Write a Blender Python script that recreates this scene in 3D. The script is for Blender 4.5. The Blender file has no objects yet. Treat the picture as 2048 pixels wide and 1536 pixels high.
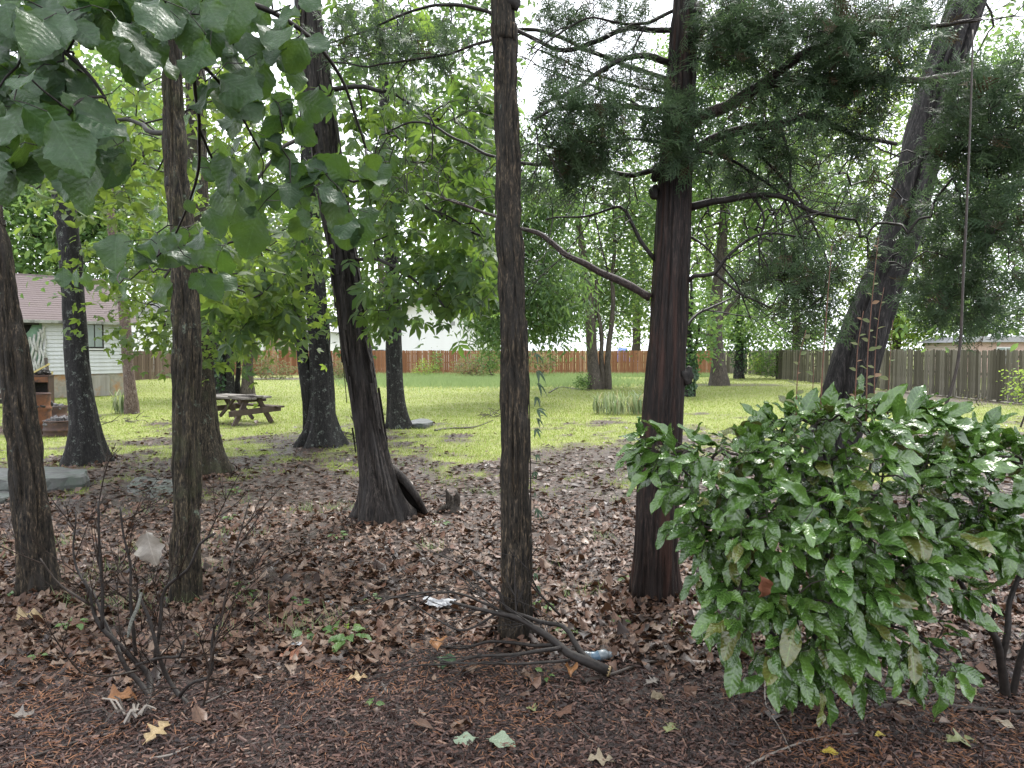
import bpy, math, random
import numpy as np
from mathutils import Vector, Matrix

rng = np.random.default_rng(7)
random.seed(7)
scene = bpy.context.scene
COL = scene.collection

# ------------------------------------------------------------------ camera
FPX, CX, CY, HOR, EYE = 1450.0, 1024.0, 768.0, 700.0, 1.75     # focal length etc. for a 2048 x 1536 frame
PITCH = math.atan((CY - HOR) / FPX)
cam_data = bpy.data.cameras.new('camera')
cam_data.sensor_width = 36.0
cam_data.lens = 36.0 * FPX / 2048.0
cam_data.clip_start = 0.05
cam_data.clip_end = 3000.0
cam = bpy.data.objects.new('camera', cam_data)
cam.location = (0, 0, EYE)
cam.rotation_euler = (math.radians(90) - PITCH, 0, 0)
COL.objects.link(cam)
scene.camera = cam

# ------------------------------------------------------------------ overcast sky, veiled sun, exposure
SUN_EL, SUN_AZ = 58.0, 25.0
world = bpy.data.worlds.new('World')
scene.world = world
world.use_nodes = True
nt = world.node_tree
for n in list(nt.nodes):
    nt.nodes.remove(n)
sky = nt.nodes.new('ShaderNodeTexSky')
sky.sky_type = 'NISHITA'
sky.sun_disc = False
sky.sun_elevation = math.radians(SUN_EL)
sky.sun_rotation = math.radians(SUN_AZ)
sky.dust_density = 4.0
hsv = nt.nodes.new('ShaderNodeHueSaturation')
hsv.inputs['Saturation'].default_value = 0.25
mixw = nt.nodes.new('ShaderNodeMix')
mixw.data_type = 'RGBA'
mixw.inputs[0].default_value = 0.8
mixw.inputs[7].default_value = (9.4, 9.8, 10.6, 1)            # the even cloud cover
bg = nt.nodes.new('ShaderNodeBackground')
bg.inputs['Strength'].default_value = 0.075
wo = nt.nodes.new('ShaderNodeOutputWorld')
nt.links.new(sky.outputs[0], hsv.inputs['Color'])
nt.links.new(hsv.outputs[0], mixw.inputs[6])
nt.links.new(mixw.outputs[2], bg.inputs['Color'])
nt.links.new(bg.outputs[0], wo.inputs['Surface'])

sun_data = bpy.data.lights.new('sun', 'SUN')
sun_data.energy = 1.5
sun_data.angle = math.radians(22)
sun_data.color = (1.0, 0.97, 0.92)
sun = bpy.data.objects.new('sun', sun_data)
COL.objects.link(sun)
_el, _az = math.radians(SUN_EL), math.radians(SUN_AZ)
to_sun = Vector((math.sin(_az) * math.cos(_el), math.cos(_az) * math.cos(_el), math.sin(_el)))
sun.rotation_euler = to_sun.to_track_quat('Z', 'Y').to_euler()

scene.view_settings.view_transform = 'Standard'
scene.view_settings.look = 'None'
scene.view_settings.gamma = 1.0
scene.view_settings.use_curve_mapping = False
scene.view_settings.exposure = 2.0
scene.render.engine = 'CYCLES'
scene.cycles.max_bounces = 8
scene.cycles.diffuse_bounces = 4
scene.cycles.glossy_bounces = 3
scene.cycles.transmission_bounces = 5
scene.cycles.caustics_reflective = False
scene.cycles.caustics_refractive = False

# ------------------------------------------------------------------ where things stand
Fw = np.array([0, math.cos(PITCH), -math.sin(PITCH)])
Up = np.array([0, math.sin(PITCH), math.cos(PITCH)])
Rt = np.array([1.0, 0, 0])
EYEV = np.array([0, 0, EYE])


def at(px, py, D):
    """the point seen at (px, py) of the 2048 x 1536 frame, D metres in front"""
    return EYEV + D * (Fw + (px - CX) / FPX * Rt + (CY - py) / FPX * Up)


def G(px, py):
    """the ground point seen at (px, py)"""
    d = Fw + (px - CX) / FPX * Rt + (CY - py) / FPX * Up
    t = -EYE / d[2]
    return EYEV + t * d


def gd(py):
    return G(CX, py)[1]


# ------------------------------------------------------------------ noise
def _hash(ix, iy, iz, seed):
    h = (ix.astype(np.int64) * 374761393 + iy.astype(np.int64) * 668265263 + iz.astype(np.int64) * 2147483647 + seed * 974634777) & 0xFFFFFFFF
    h = ((h ^ (h >> 13)) * 1274126177) & 0xFFFFFFFF
    h = ((h ^ (h >> 15)) * 2246822519) & 0xFFFFFFFF
    return ((h ^ (h >> 16)) & 0xFFFFFF) / float(0xFFFFFF)


def vnoise(p, seed=0):
    p = np.asarray(p, float)
    i = np.floor(p).astype(np.int64)
    f = p - i
    f = f * f * (3 - 2 * f)
    r = 0
    for dx in (0, 1):
        wx = f[..., 0] if dx else 1 - f[..., 0]
        for dy in (0, 1):
            wy = f[..., 1] if dy else 1 - f[..., 1]
            for dz in (0, 1):
                wz = f[..., 2] if dz else 1 - f[..., 2]
                r = r + wx * wy * wz * _hash(i[..., 0] + dx, i[..., 1] + dy, i[..., 2] + dz, seed)
    return r


def fbm(p, seed=0, oct=3):
    a, s, t = 0.5, 0.0, 0.0
    p = np.asarray(p, float)
    for o in range(oct):
        s = s + a * vnoise(p * (2 ** o), seed + o * 17)
        t += a
        a *= 0.5
    return s / t


def ground_h(x, y):
    x, y = np.asarray(x, float), np.asarray(y, float)
    p = np.stack([x * 0.7, y * 0.7, 0 * x], -1)
    q = np.stack([x * 3.0, y * 3.0, 0 * x], -1)
    near = np.clip((40 - y) / 30, 0, 1)
    return ((fbm(p, 3) - 0.5) * 0.06 + (vnoise(q, 5) - 0.5) * 0.02) * near


def sstep(a, b, x):
    t = np.clip((x - a) / (b - a), 0, 1)
    return t * t * (3 - 2 * t)


def grass_amount(x, y):
    """how much of the ground is lawn at (x, y): nothing under the near trees, patches, then full lawn"""
    x, y = np.asarray(x, float), np.asarray(y, float)
    n = fbm(np.stack([x * 0.55, y * 0.35, 0 * x], -1), 11, 3)
    m = fbm(np.stack([x * 1.9, y * 1.3, 0 * x + 4], -1), 12, 2)
    f = fbm(np.stack([x * 5.0, y * 4.0, 0 * x + 8], -1), 14, 2)
    edge = sstep(-0.9, 1.5, (y - 11.2) / 3.6 + (n - 0.5) * 3.2 + (m - 0.5) * 3.6 + (f - 0.5) * 3.0)
    # worn brown patch behind the middle trunk, and mulch rings under trees
    for (cx, cy, rx, ry, a) in ((1.3, 11.6, 1.5, 1.9, 0.85), (-6.6, 10.6, 2.6, 1.6, 0.35), (10.4, 36, 4.5, 1.3, 0.55),
                                (-12.5, 15.6, 3.6, 1.3, 0.8), (17.0, 27, 3.4, 6, 0.75), (-18.5, 36, 9, 2.0, 0.0), (-12.0, 44, 6, 1.6, 0.8),
                                (-6.5, 17.0, 0.9, .5, 0.5), (-4.8, 14.2, 1.6, 0.7, 0.3)):
        d = ((x - cx) / rx) ** 2 + ((y - cy) / ry) ** 2
        edge = edge * (1 - a * np.clip(1.3 - d - (m - .5) * 1.2, 0, 1))
    return np.clip(edge, 0, 1) * sstep(7.2, 10.5, y + (m - .5) * 3)


def mulch_amount(x, y):
    n = fbm(np.stack([np.asarray(x) * 1.1, np.asarray(y) * 1.1, 0 * np.asarray(x)], -1), 21, 3)
    return 1 - sstep(3.75, 4.35, np.asarray(y) + (n - .5) * 1.3)


# ------------------------------------------------------------------ mesh building
class Geo:
    def __init__(self):
        self.V, self.Q, self.T, self.U, self.I, self.n = [], [], [], [], [], 0

    def add(self, V, F, uv=None, tint=0.0):
        V = np.asarray(V, float)
        F = np.asarray(F, np.int64)
        m = len(V)
        self.V.append(V)
        (self.Q if F.shape[1] == 4 else self.T).append(F + self.n)
        self.U.append(np.zeros((m, 3)) if uv is None else np.asarray(uv, float))
        self.I.append(np.full(m, float(tint)) if np.isscalar(tint) else np.asarray(tint, float))
        self.n += m
        return self

    def scatter(self, tm, R, T, S, tint):
        """copies of the template tm = (verts, faces, uv) at T with rotation R, scale S"""
        V, F, uv = tm
        n = len(T)
        if n == 0:
            return self
        S = np.asarray(S, float)
        if S.ndim == 0:
            S = np.full(n, float(S))
        if S.ndim == 1:
            S = np.repeat(S[:, None], 3, 1)
        W = np.einsum('nij,nkj->nki', R, V[None] * S[:, None, :]) + np.asarray(T)[:, None, :]
        k = len(V)
        FF = (F[None] + (np.arange(n) * k)[:, None, None]).reshape(-1, F.shape[1])
        return self.add(W.reshape(-1, 3), FF, np.tile(uv, (n, 1)), np.repeat(np.asarray(tint, float), k))

    def box(self, c, s, rot=None, tint=0.0):
        v = np.array([[-1, -1, -1], [1, -1, -1], [1, 1, -1], [-1, 1, -1], [-1, -1, 1], [1, -1, 1], [1, 1, 1], [-1, 1, 1]], float) * np.array(s) / 2
        if rot is not None:
            v = v @ np.array(rot).T
        f = [[0, 3, 2, 1], [4, 5, 6, 7], [0, 1, 5, 4], [1, 2, 6, 5], [2, 3, 7, 6], [3, 0, 4, 7]]
        return self.add(v + np.array(c), f, tint=tint)

    def tube(self, pts, rad, ns=6, cap=True, tint=0.0, twist=0.0):
        pts = np.asarray(pts, float)
        rad = np.broadcast_to(np.asarray(rad, float), (len(pts),))
        A, B = frames(pts)
        th = np.arange(ns) * 2 * math.pi / ns
        ring = np.cos(th)[None, :, None] * A[:, None, :] + np.sin(th)[None, :, None] * B[:, None, :]
        V = (pts[:, None, :] + rad[:, None, None] * ring).reshape(-1, 3)
        m = len(pts)
        i = np.arange(m - 1)[:, None] * ns
        j = np.arange(ns)[None, :]
        jn = (j + 1) % ns
        F = np.stack([i + j, i + jn, i + ns + jn, i + ns + j], -1).reshape(-1, 4)
        base = self.n
        self.add(V, F, tint=tint)
        if cap:
            self.V.append(np.array([pts[0], pts[-1]]))
            self.U.append(np.zeros((2, 3)))
            self.I.append(np.full(2, float(tint)))
            jj = np.arange(ns)
            self.T.append(np.stack([base + (jj + 1) % ns, base + jj, np.full(ns, self.n)], -1))
            o = base + (m - 1) * ns
            self.T.append(np.stack([o + jj, o + (jj + 1) % ns, np.full(ns, self.n + 1)], -1))
            self.n += 2
        return self

    def mesh(self, name, origin=(0, 0, 0), smooth=True):
        me = bpy.data.meshes.new(name)
        if not self.V:
            return me
        V = np.concatenate(self.V) - np.asarray(origin, float)
        Q = np.concatenate(self.Q) if self.Q else np.zeros((0, 4), np.int64)
        T = np.concatenate(self.T) if self.T else np.zeros((0, 3), np.int64)
        me.vertices.add(len(V))
        me.vertices.foreach_set('co', V.astype(np.float32).ravel())
        L = np.concatenate([Q.ravel(), T.ravel()]).astype(np.int32)
        me.loops.add(len(L))
        me.loops.foreach_set('vertex_index', L)
        st = np.concatenate([np.arange(len(Q)) * 4, len(Q) * 4 + np.arange(len(T)) * 3]).astype(np.int32)
        me.polygons.add(len(st))
        me.polygons.foreach_set('loop_start', st)
        me.polygons.foreach_set('use_smooth', np.full(len(st), smooth))
        a = me.attributes.new('leafuv', 'FLOAT_VECTOR', 'POINT')
        a.data.foreach_set('vector', np.concatenate(self.U).astype(np.float32).ravel())
        b = me.attributes.new('tint', 'FLOAT', 'POINT')
        b.data.foreach_set('value', np.concatenate(self.I).astype(np.float32))
        me.update(calc_edges=True)
        return me


def frames(pts):
    d = np.gradient(pts, axis=0)
    d /= np.linalg.norm(d, axis=1, keepdims=True) + 1e-12
    A = np.zeros_like(d)
    a = np.cross(d[0], [0.0, 1.0, 0.013])
    if np.linalg.norm(a) < 1e-3:
        a = np.cross(d[0], [1.0, 0.0, 0.0])
    for k in range(len(d)):
        a = a - np.dot(a, d[k]) * d[k]
        a = a / (np.linalg.norm(a) + 1e-12)
        A[k] = a
    return A, np.cross(d, A)


def smooth_line(pts, rad=None, step=0.1):
    """Catmull-Rom resample of a polyline (and its radii)"""
    P = np.asarray(pts, float)
    R = np.asarray(rad, float) if rad is not None else np.zeros(len(P))
    P4 = np.vstack([2 * P[0] - P[1], P, 2 * P[-1] - P[-2]])
    R4 = np.concatenate([[R[0]], R, [R[-1]]])
    out, ro = [], []
    for k in range(1, len(P4) - 2):
        n = max(2, int(np.linalg.norm(P4[k + 1] - P4[k]) / step))
        t = np.linspace(0, 1, n, endpoint=False)[:, None]
        a, b, c, d = P4[k - 1], P4[k], P4[k + 1], P4[k + 2]
        out.append(0.5 * ((2 * b) + (-a + c) * t + (2 * a - 5 * b + 4 * c - d) * t ** 2 + (-a + 3 * b - 3 * c + d) * t ** 3))
        ro.append(R4[k] * (1 - t[:, 0]) + R4[k + 1] * t[:, 0])
    out.append(P[-1:])
    ro.append(R[-1:])
    return np.concatenate(out), np.concatenate(ro)


def new_obj(name, data, parent=None, mat=None, loc=None):
    o = bpy.data.objects.new(name, data)
    COL.objects.link(o)
    if mat is not None and data is not None:
        if len(data.materials) == 0:
            data.materials.append(mat)
    if parent is not None:
        o.parent = parent
    if loc is not None:
        o.location = loc
    return o


def part(name, geo, mat, parent, smooth=True, kind=None, label=None, origin=None):
    """a mesh part; geometry given in world coordinates, stored relative to its thing's base"""
    org = np.array(parent.location if origin is None else origin)
    o = new_obj(name, geo.mesh(name, org, smooth), parent, mat)
    if kind:
        o['kind'] = kind
    if label:
        o['label'] = label
    return o


def thing(name, label, cat, loc, group=None, rz=0.0):
    o = new_obj(name, None, loc=tuple(float(v) for v in loc))
    o.rotation_euler = (0, 0, rz)
    o.empty_display_size = 0.2
    tag(o, label, cat, group)
    return o


def tag(o, label=None, cat=None, group=None, kind=None):
    if label:
        o['label'] = label
    if cat:
        o['category'] = cat
    if group:
        o['group'] = group
    if kind:
        o['kind'] = kind
    return o


def solo(name, geo, mat, label, cat, loc, group=None, smooth=True, kind=None):
    """a thing that is one mesh, its origin at loc"""
    o = new_obj(name, geo.mesh(name, np.array(loc, float), smooth), None, mat, loc=tuple(float(v) for v in loc))
    return tag(o, label, cat, group, kind)


# ------------------------------------------------------------------ leaf shapes: length along +Y, blade in XY, face +Z
def leaf_shape(prof, rows=8, cols=5, fold=0.15, curl=0.25, teeth=0.0, wave=0.0, stalk=0.0, seed=0):
    """prof(v) = half width / length at v in 0..1"""
    r = np.random.default_rng(seed)
    v = np.linspace(0, 1, rows)
    u = np.linspace(-1, 1, cols)
    V, UV = [], []
    ph = r.random() * 6
    for i, vv in enumerate(v):
        w = max(prof(vv), 0.004)
        for uu in u:
            ww = w
            if abs(uu) == 1 and teeth:
                ww = w * (1 + (teeth if i % 2 else -teeth))
            x = uu * ww
            z = abs(uu) * ww * fold * 2 - curl * vv * vv + wave * math.sin(vv * 11 + ph + (2 if uu > 0 else 0)) * abs(uu) ** 2 * 0.1
            V.append((x, vv + stalk, z))
            UV.append((uu * ww, vv, 0))
    F = [[i * cols + j, i * cols + j + 1, (i + 1) * cols + j + 1, (i + 1) * cols + j] for i in range(rows - 1) for j in range(cols - 1)]
    V, UV = np.array(V), np.array(UV)
    if stalk:
        b = len(V)
        V = np.vstack([V, [[-0.008, 0, 0], [0.008, 0, 0], [0.008, stalk + 0.02, 0.004], [-0.008, stalk + 0.02, 0.004]]])
        UV = np.vstack([UV, np.zeros((4, 3))])
        F.append([b, b + 1, b + 2, b + 3])
    return V, np.array(F), UV


def merge_tm(list_):
    """join templates given as (tm, 3x3, offset)"""
    V, F, U, n = [], [], [], 0
    for (v, f, u), R, o in list_:
        V.append(v @ np.array(R).T + np.array(o))
        F.append(f + n)
        U.append(u)
        n += len(v)
    return np.concatenate(V), np.concatenate(F), np.concatenate(U)


def ovate(wid, peak=0.4, tip=1.0):
    def f(v):
        a = (v / peak) ** 0.55 if v < peak else ((1 - v) / (1 - peak)) ** (0.75 * tip)
        return wid * max(a, 0) if v < peak else wid * max(a, 0)
    return f


def lobed(wid, n=3):
    def f(v):
        e = math.sin(math.pi * min(max(v, 0.0), 1.0)) ** 0.6
        return wid * e * (0.62 + 0.38 * math.cos(v * n * 2 * math.pi + math.pi))
    return f


DIAMOND = (np.array([[0, 0, 0], [0.30, 0.45, 0.06], [0, 1, -0.1], [-0.30, 0.45, 0.06]], float),
           np.array([[0, 1, 2], [0, 2, 3]]), np.array([[0, 0, 0], [.3, .45, 0], [0, 1, 0], [-.3, .45, 0]], float))
SLIVER = (np.array([[0, 0, 0], [0.13, 0.45, 0.04], [0, 1, -0.1], [-0.13, 0.45, 0.04]], float),
          np.array([[0, 1, 2], [0, 2, 3]]), np.array([[0, 0, 0], [.1, .45, 0], [0, 1, 0], [-.1, .45, 0]], float))
BLADE = (np.array([[-0.5, 0, 0], [0.5, 0, 0], [0, 0.0, 1]], float), np.array([[0, 1, 2]]), np.zeros((3, 3)))


def rot_from(d, up):
    """rotation matrices whose Y is d and Z is as near as can be to up"""
    y = d / (np.linalg.norm(d, axis=1, keepdims=True) + 1e-9)
    z = up - (up * y).sum(1, keepdims=True) * y
    z = z / (np.linalg.norm(z, axis=1, keepdims=True) + 1e-9)
    x = np.cross(y, z)
    return np.stack([x, y, z], -1)


def rv(n, s=1.0):
    return rng.normal(0, s, (n, 3))


def in_ball(n, shell=0.0):
    d = rng.normal(0, 1, (n, 3))
    d /= np.linalg.norm(d, axis=1, keepdims=True)
    r = rng.random(n) ** (1 / 3)
    r = shell + (1 - shell) * r
    return d * r[:, None]


def blob(px, py, D, rx, ry, rd, n, shell=0.0):
    """n points spread through an ellipsoid centred where (px, py) is seen at D metres; rx, ry in frame pixels there"""
    b = in_ball(n, shell)
    c = at(px, py, D)
    s = D / FPX
    return c + np.stack([b[:, 0] * rx * s, b[:, 1] * rd, b[:, 2] * ry * s], -1)


def twiggy(geo, p, d, L, r, depth, up=0.25, spread=0.7, zmin=None, curl=0.12, n_child=(2, 4), ns=5):
    """a twig with side twigs, straight growing and gently bent"""
    n = max(3, int(L / 0.05))
    pts = [np.array(p, float)]
    d = np.array(d, float)
    d /= np.linalg.norm(d)
    dirs = [d]
    bend = rng.normal(0, curl, 3)
    for k in range(n):
        d = d + (bend + rng.normal(0, curl * 0.8, 3) + np.array([0, 0, up])) * (L / n) * 2.2
        d /= np.linalg.norm(d)
        q = pts[-1] + d * L / n
        if zmin is not None and q[2] < zmin:
            q[2] = zmin
            d[2] = abs(d[2]) * 0.3
        pts.append(q)
        dirs.append(d)
    geo.tube(np.array(pts), np.linspace(r, max(r * 0.45, 0.0012), len(pts)), ns, cap=False)
    if depth > 0:
        for c in range(rng.integers(*n_child)):
            k = int(rng.uniform(0.25, 0.95) * n)
            e = rng.normal(0, 1, 3)
            e -= np.dot(e, dirs[k]) * dirs[k]
            e /= np.linalg.norm(e)
            twiggy(geo, pts[k], dirs[k] + e * spread * rng.uniform(.6, 1.2), L * rng.uniform(.4, .75), max(r * rng.uniform(.5, .7), .0014), depth - 1, up, spread, zmin, curl, n_child, 4)


class Skel:
    """a branch skeleton: traced limbs, then twigs that reach out for target points"""
    def __init__(self):
        self.P, self.par, self.r, self.chains, self.traced = [], [], [], [], []

    def trace(self, pts, r0, r1, step=0.08, parent=-1, mesh=True, wob=0.0):
        line, rad = smooth_line(pts, np.linspace(r0, r1, len(pts)), step)
        if wob:
            w = np.stack([vnoise(line * 6 + 31 * k, 40 + k) - .5 for k in range(3)], -1) * wob
            w *= np.minimum(1, np.arange(len(line)) / 4)[:, None]
            line = line + w
        ids = []
        for p, r in zip(line, rad):
            self.P.append(p)
            self.par.append(parent)
            self.r.append(r)
            parent = len(self.P) - 1
            ids.append(parent)
        if mesh:
            self.traced.append(ids)
        return ids

    def near(self, p):
        A = np.array(self.P)
        return int(np.argmin(((A - p) ** 2).sum(1)))

    def grow(self, targets, seg=0.12, jit=0.18, lift=0.08, tip=0.002, zmin=None, rmax=1.0, pw=0.48):
        base = len(self.P)
        tot = base + len(targets) * 14
        A = np.full((tot, 3), 1e6)
        A[:base] = np.array(self.P)
        T = np.asarray(targets, float)
        d0 = np.array([np.sqrt(((A[:base] - t) ** 2).sum(1)).min() for t in T])
        n = base
        for k in np.argsort(d0):
            t = T[k]
            dd = ((A[:n] - t) ** 2).sum(1)
            j = int(np.argmin(dd))
            dist = math.sqrt(dd[j])
            m = int(min(12, max(2, dist / seg)))
            s = np.linspace(0, 1, m + 1)[1:, None]
            q = A[j] * (1 - s) + t * s + np.array([0, 0, lift * dist]) * np.sin(s * math.pi)
            q[:-1] += rng.normal(0, jit * dist / m, (m, 3))[:-1]
            if zmin is not None:
                q[:, 2] = np.maximum(q[:, 2], zmin)
            ids, p = [j], j
            for c in q:
                if n >= tot:
                    break
                A[n] = c
                self.P.append(c)
                self.par.append(p)
                self.r.append(None)
                p = n
                ids.append(p)
                n += 1
            self.chains.append(ids)
        # pipe-model radii for the grown twigs
        cnt = np.zeros(n)
        for ids in self.chains:
            cnt[ids[-1]] += 1
        for k in range(n - 1, -1, -1):
            if self.par[k] >= 0:
                cnt[self.par[k]] += cnt[k]
        for k in range(base, n):
            self.r[k] = min(rmax, tip * max(cnt[k], 1) ** pw)
        return self

    def mesh_limbs(self, geo, ns=10, amp=0.08):
        for ids in self.traced:
            P = np.array([self.P[i] for i in ids])
            r = np.array([self.r[i] for i in ids])
            r = r * (1 + amp * (vnoise(P * 9, 77) - .5) * 2)
            geo.tube(P, r, ns)

    def mesh_twigs(self, geo, ns=4, smooth=False):
        for ids in self.chains:
            P = np.array([self.P[i] for i in ids])
            r = np.array([self.r[i] for i in ids])
            r[0] = min(r[0], r[1] * 1.15)
            if smooth and len(P) > 2:
                L = np.linalg.norm(np.diff(P, axis=0), axis=1).mean()
                P, r = smooth_line(P, r, L / 2.2)
            geo.tube(P, r, ns if r[1] < 0.01 else 6, cap=False)

    def tips(self, frac=0.5, spacing=0.06):
        """points and directions along the outer part of the twigs"""
        O, Dd = [], []
        for ids in self.chains:
            P = np.array([self.P[i] for i in ids])
            k = len(P)
            a = max(1, int(k * (1 - frac)))
            for i in range(a, k):
                d = P[i] - P[i - 1]
                L = np.linalg.norm(d)
                for s in np.arange(0, max(L, 1e-6), spacing):
                    O.append(P[i - 1] + d * s / max(L, 1e-6))
                    Dd.append(d / max(L, 1e-6))
            O.append(P[-1])
            Dd.append((P[-1] - P[-2]) / (np.linalg.norm(P[-1] - P[-2]) + 1e-9))
        return np.array(O), np.array(Dd)


def bark_trunk(geo, pts, rad, ns=64, step=0.03, amp=0.012, fr=16.0, stretch=0.14, flare=0.35, fh=0.25, lobes=5, seed=0, power=1.0, wob=0.03, ground=True):
    """a trunk with furrowed relief and a flared foot"""
    line, r = smooth_line(pts, rad, step)
    d = np.concatenate([[0], np.cumsum(np.linalg.norm(np.diff(line, axis=0), axis=1))])
    line = line + np.stack([vnoise(np.stack([d * 0.8, 0 * d + seed, 0 * d + 5 * k], -1), seed) - .5 for k in range(3)], -1) * wob * np.array([1, 1, 0]) * np.minimum(1, d)[:, None]
    A, B = frames(line)
    th = np.arange(ns) * 2 * math.pi / ns
    dirv = np.cos(th)[None, :, None] * A[:, None] + np.sin(th)[None, :, None] * B[:, None]
    c = np.stack([np.cos(th)[None] * r[:, None] * fr + 0 * d[:, None], np.sin(th)[None] * r[:, None] * fr + 0 * d[:, None], np.repeat(d[:, None], ns, 1) * fr * stretch], -1)
    warp = (vnoise(c * 0.5 + 9, seed + 3) - .5)
    c2 = c + warp[..., None] * 0.9
    n1 = vnoise(c2, seed)
    rid = 1 - np.abs(2 * n1 - 1)
    n2 = vnoise(c2 * np.array([2.1, 2.1, 2.6]), seed + 5)
    n3 = vnoise(c * np.array([4.3, 4.3, 7.0]), seed + 9)
    lump = vnoise(c * 0.22, seed + 8) - .5
    disp = amp * (0.35 - 1.35 * rid ** (2.2 * power) + 0.5 * (n2 - .5) + 0.3 * (n3 - .5)) + r[:, None] * 0.16 * lump
    foot = np.exp(-d / fh)[:, None] * flare * (1 + 0.55 * np.cos(lobes * th[None] + seed + 1.5 * np.sin(2 * th[None] + seed)))
    R = r[:, None] * (1 + foot) + disp
    V = line[:, None] + dirv * R[..., None]
    if ground:
        V[0, :, 2] = -0.15
        V[1, :, 2] = np.minimum(V[1, :, 2], 0.0)
    m = len(line)
    i = np.arange(m - 1)[:, None] * ns
    j = np.arange(ns)[None, :]
    jn = (j + 1) % ns
    F = np.stack([i + j, i + jn, i + ns + jn, i + ns + j], -1).reshape(-1, 4)
    geo.add(V.reshape(-1, 3), F)
    return line, r
# ------------------------------------------------------------------ materials
class M:
    def __init__(self, name):
        self.m = bpy.data.materials.new(name)
        self.m.use_nodes = True
        self.t = self.m.node_tree
        for n in list(self.t.nodes):
            self.t.nodes.remove(n)

    def n(self, typ, **kw):
        k = self.t.nodes.new(typ)
        for a, v in kw.items():
            setattr(k, a, v)
        return k

    def set(self, sock, v):
        if hasattr(v, 'is_output'):
            self.t.links.new(v, sock)
        elif isinstance(v, (tuple, list)) and len(v) == 3 and sock.type == 'RGBA':
            sock.default_value = (*v, 1)
        else:
            sock.default_value = v

    def coord(self, kind='Object'):
        return self.n('ShaderNodeTexCoord').outputs[kind]

    def world(self):
        return self.n('ShaderNodeNewGeometry').outputs['Position']

    def mapping(self, vec, scale=(1, 1, 1), loc=(0, 0, 0), rot=(0, 0, 0)):
        k = self.n('ShaderNodeMapping')
        self.set(k.inputs['Vector'], vec)
        k.inputs['Scale'].default_value = scale
        k.inputs['Location'].default_value = loc
        k.inputs['Rotation'].default_value = rot
        return k.outputs[0]

    def noise(self, vec, scale=5.0, detail=4.0, rough=0.55, dist=0.0):
        k = self.n('ShaderNodeTexNoise')
        self.set(k.inputs['Vector'], vec)
        k.inputs['Scale'].default_value = scale
        k.inputs['Detail'].default_value = detail
        k.inputs['Roughness'].default_value = rough
        k.inputs['Distortion'].default_value = dist
        return k.outputs['Fac']

    def voro(self, vec, scale=5.0, feature='F1', out='Distance'):
        k = self.n('ShaderNodeTexVoronoi', feature=feature)
        self.set(k.inputs['Vector'], vec)
        k.inputs['Scale'].default_value = scale
        return k.outputs[out]

    def ramp(self, fac, stops):
        k = self.n('ShaderNodeValToRGB')
        self.set(k.inputs[0], fac)
        e = k.color_ramp.elements
        while len(e) < len(stops):
            e.new(0.5)
        for s, (p, c) in zip(e, stops):
            s.position = p
            s.color = (*c, 1) if len(c) == 3 else c
        return k.outputs['Color']

    def rng(self, fac, a, b, c=0.0, d=1.0):
        k = self.n('ShaderNodeMapRange')
        self.set(k.inputs[0], fac)
        for i, v in enumerate((a, b, c, d)):
            k.inputs[i + 1].default_value = v
        return k.outputs[0]

    def mix(self, fac, a, b, blend='MIX'):
        k = self.n('ShaderNodeMix', data_type='RGBA', blend_type=blend)
        self.set(k.inputs[0], fac)
        self.set(k.inputs[6], a)
        self.set(k.inputs[7], b)
        return k.outputs[2]

    def math(self, op, a, b=0.0, c=0.0):
        k = self.n('ShaderNodeMath', operation=op)
        self.set(k.inputs[0], a)
        self.set(k.inputs[1], b)
        self.set(k.inputs[2], c)
        return k.outputs[0]

    def attr(self, name, out='Fac'):
        return self.n('ShaderNodeAttribute', attribute_name=name).outputs[out]

    def sep(self, vec):
        k = self.n('ShaderNodeSeparateXYZ')
        self.set(k.inputs[0], vec)
        return k.outputs

    def rand(self):
        return self.n('ShaderNodeObjectInfo').outputs['Random']

    def tint(self):
        """a number of its own for each leaf, whether it is an object or a piece of a larger mesh"""
        return self.math('FRACT', self.math('ADD', self.attr('tint'), self.rand()))

    def out(self, col, rough=0.7, spec=0.3, bump=None, bstr=0.5, bdist=0.01, trans=None, tfac=0.35, metal=0.0, coat=0.0):
        p = self.n('ShaderNodeBsdfPrincipled')
        self.set(p.inputs['Base Color'], col)
        self.set(p.inputs['Roughness'], rough)
        self.set(p.inputs['Specular IOR Level'], spec)
        self.set(p.inputs['Metallic'], metal)
        if coat:
            self.set(p.inputs['Coat Weight'], coat)
            p.inputs['Coat Roughness'].default_value = 0.12
        if bump is not None:
            b = self.n('ShaderNodeBump')
            b.inputs['Strength'].default_value = bstr
            b.inputs['Distance'].default_value = bdist
            self.set(b.inputs['Height'], bump)
            self.t.links.new(b.outputs[0], p.inputs['Normal'])
        s = p.outputs[0]
        if trans is not None:
            tr = self.n('ShaderNodeBsdfTranslucent')
            self.set(tr.inputs['Color'], trans)
            mx = self.n('ShaderNodeMixShader')
            self.set(mx.inputs[0], tfac)
            self.t.links.new(s, mx.inputs[1])
            self.t.links.new(tr.outputs[0], mx.inputs[2])
            s = mx.outputs[0]
        o = self.n('ShaderNodeOutputMaterial')
        self.t.links.new(s, o.inputs['Surface'])
        return self.m


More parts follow.
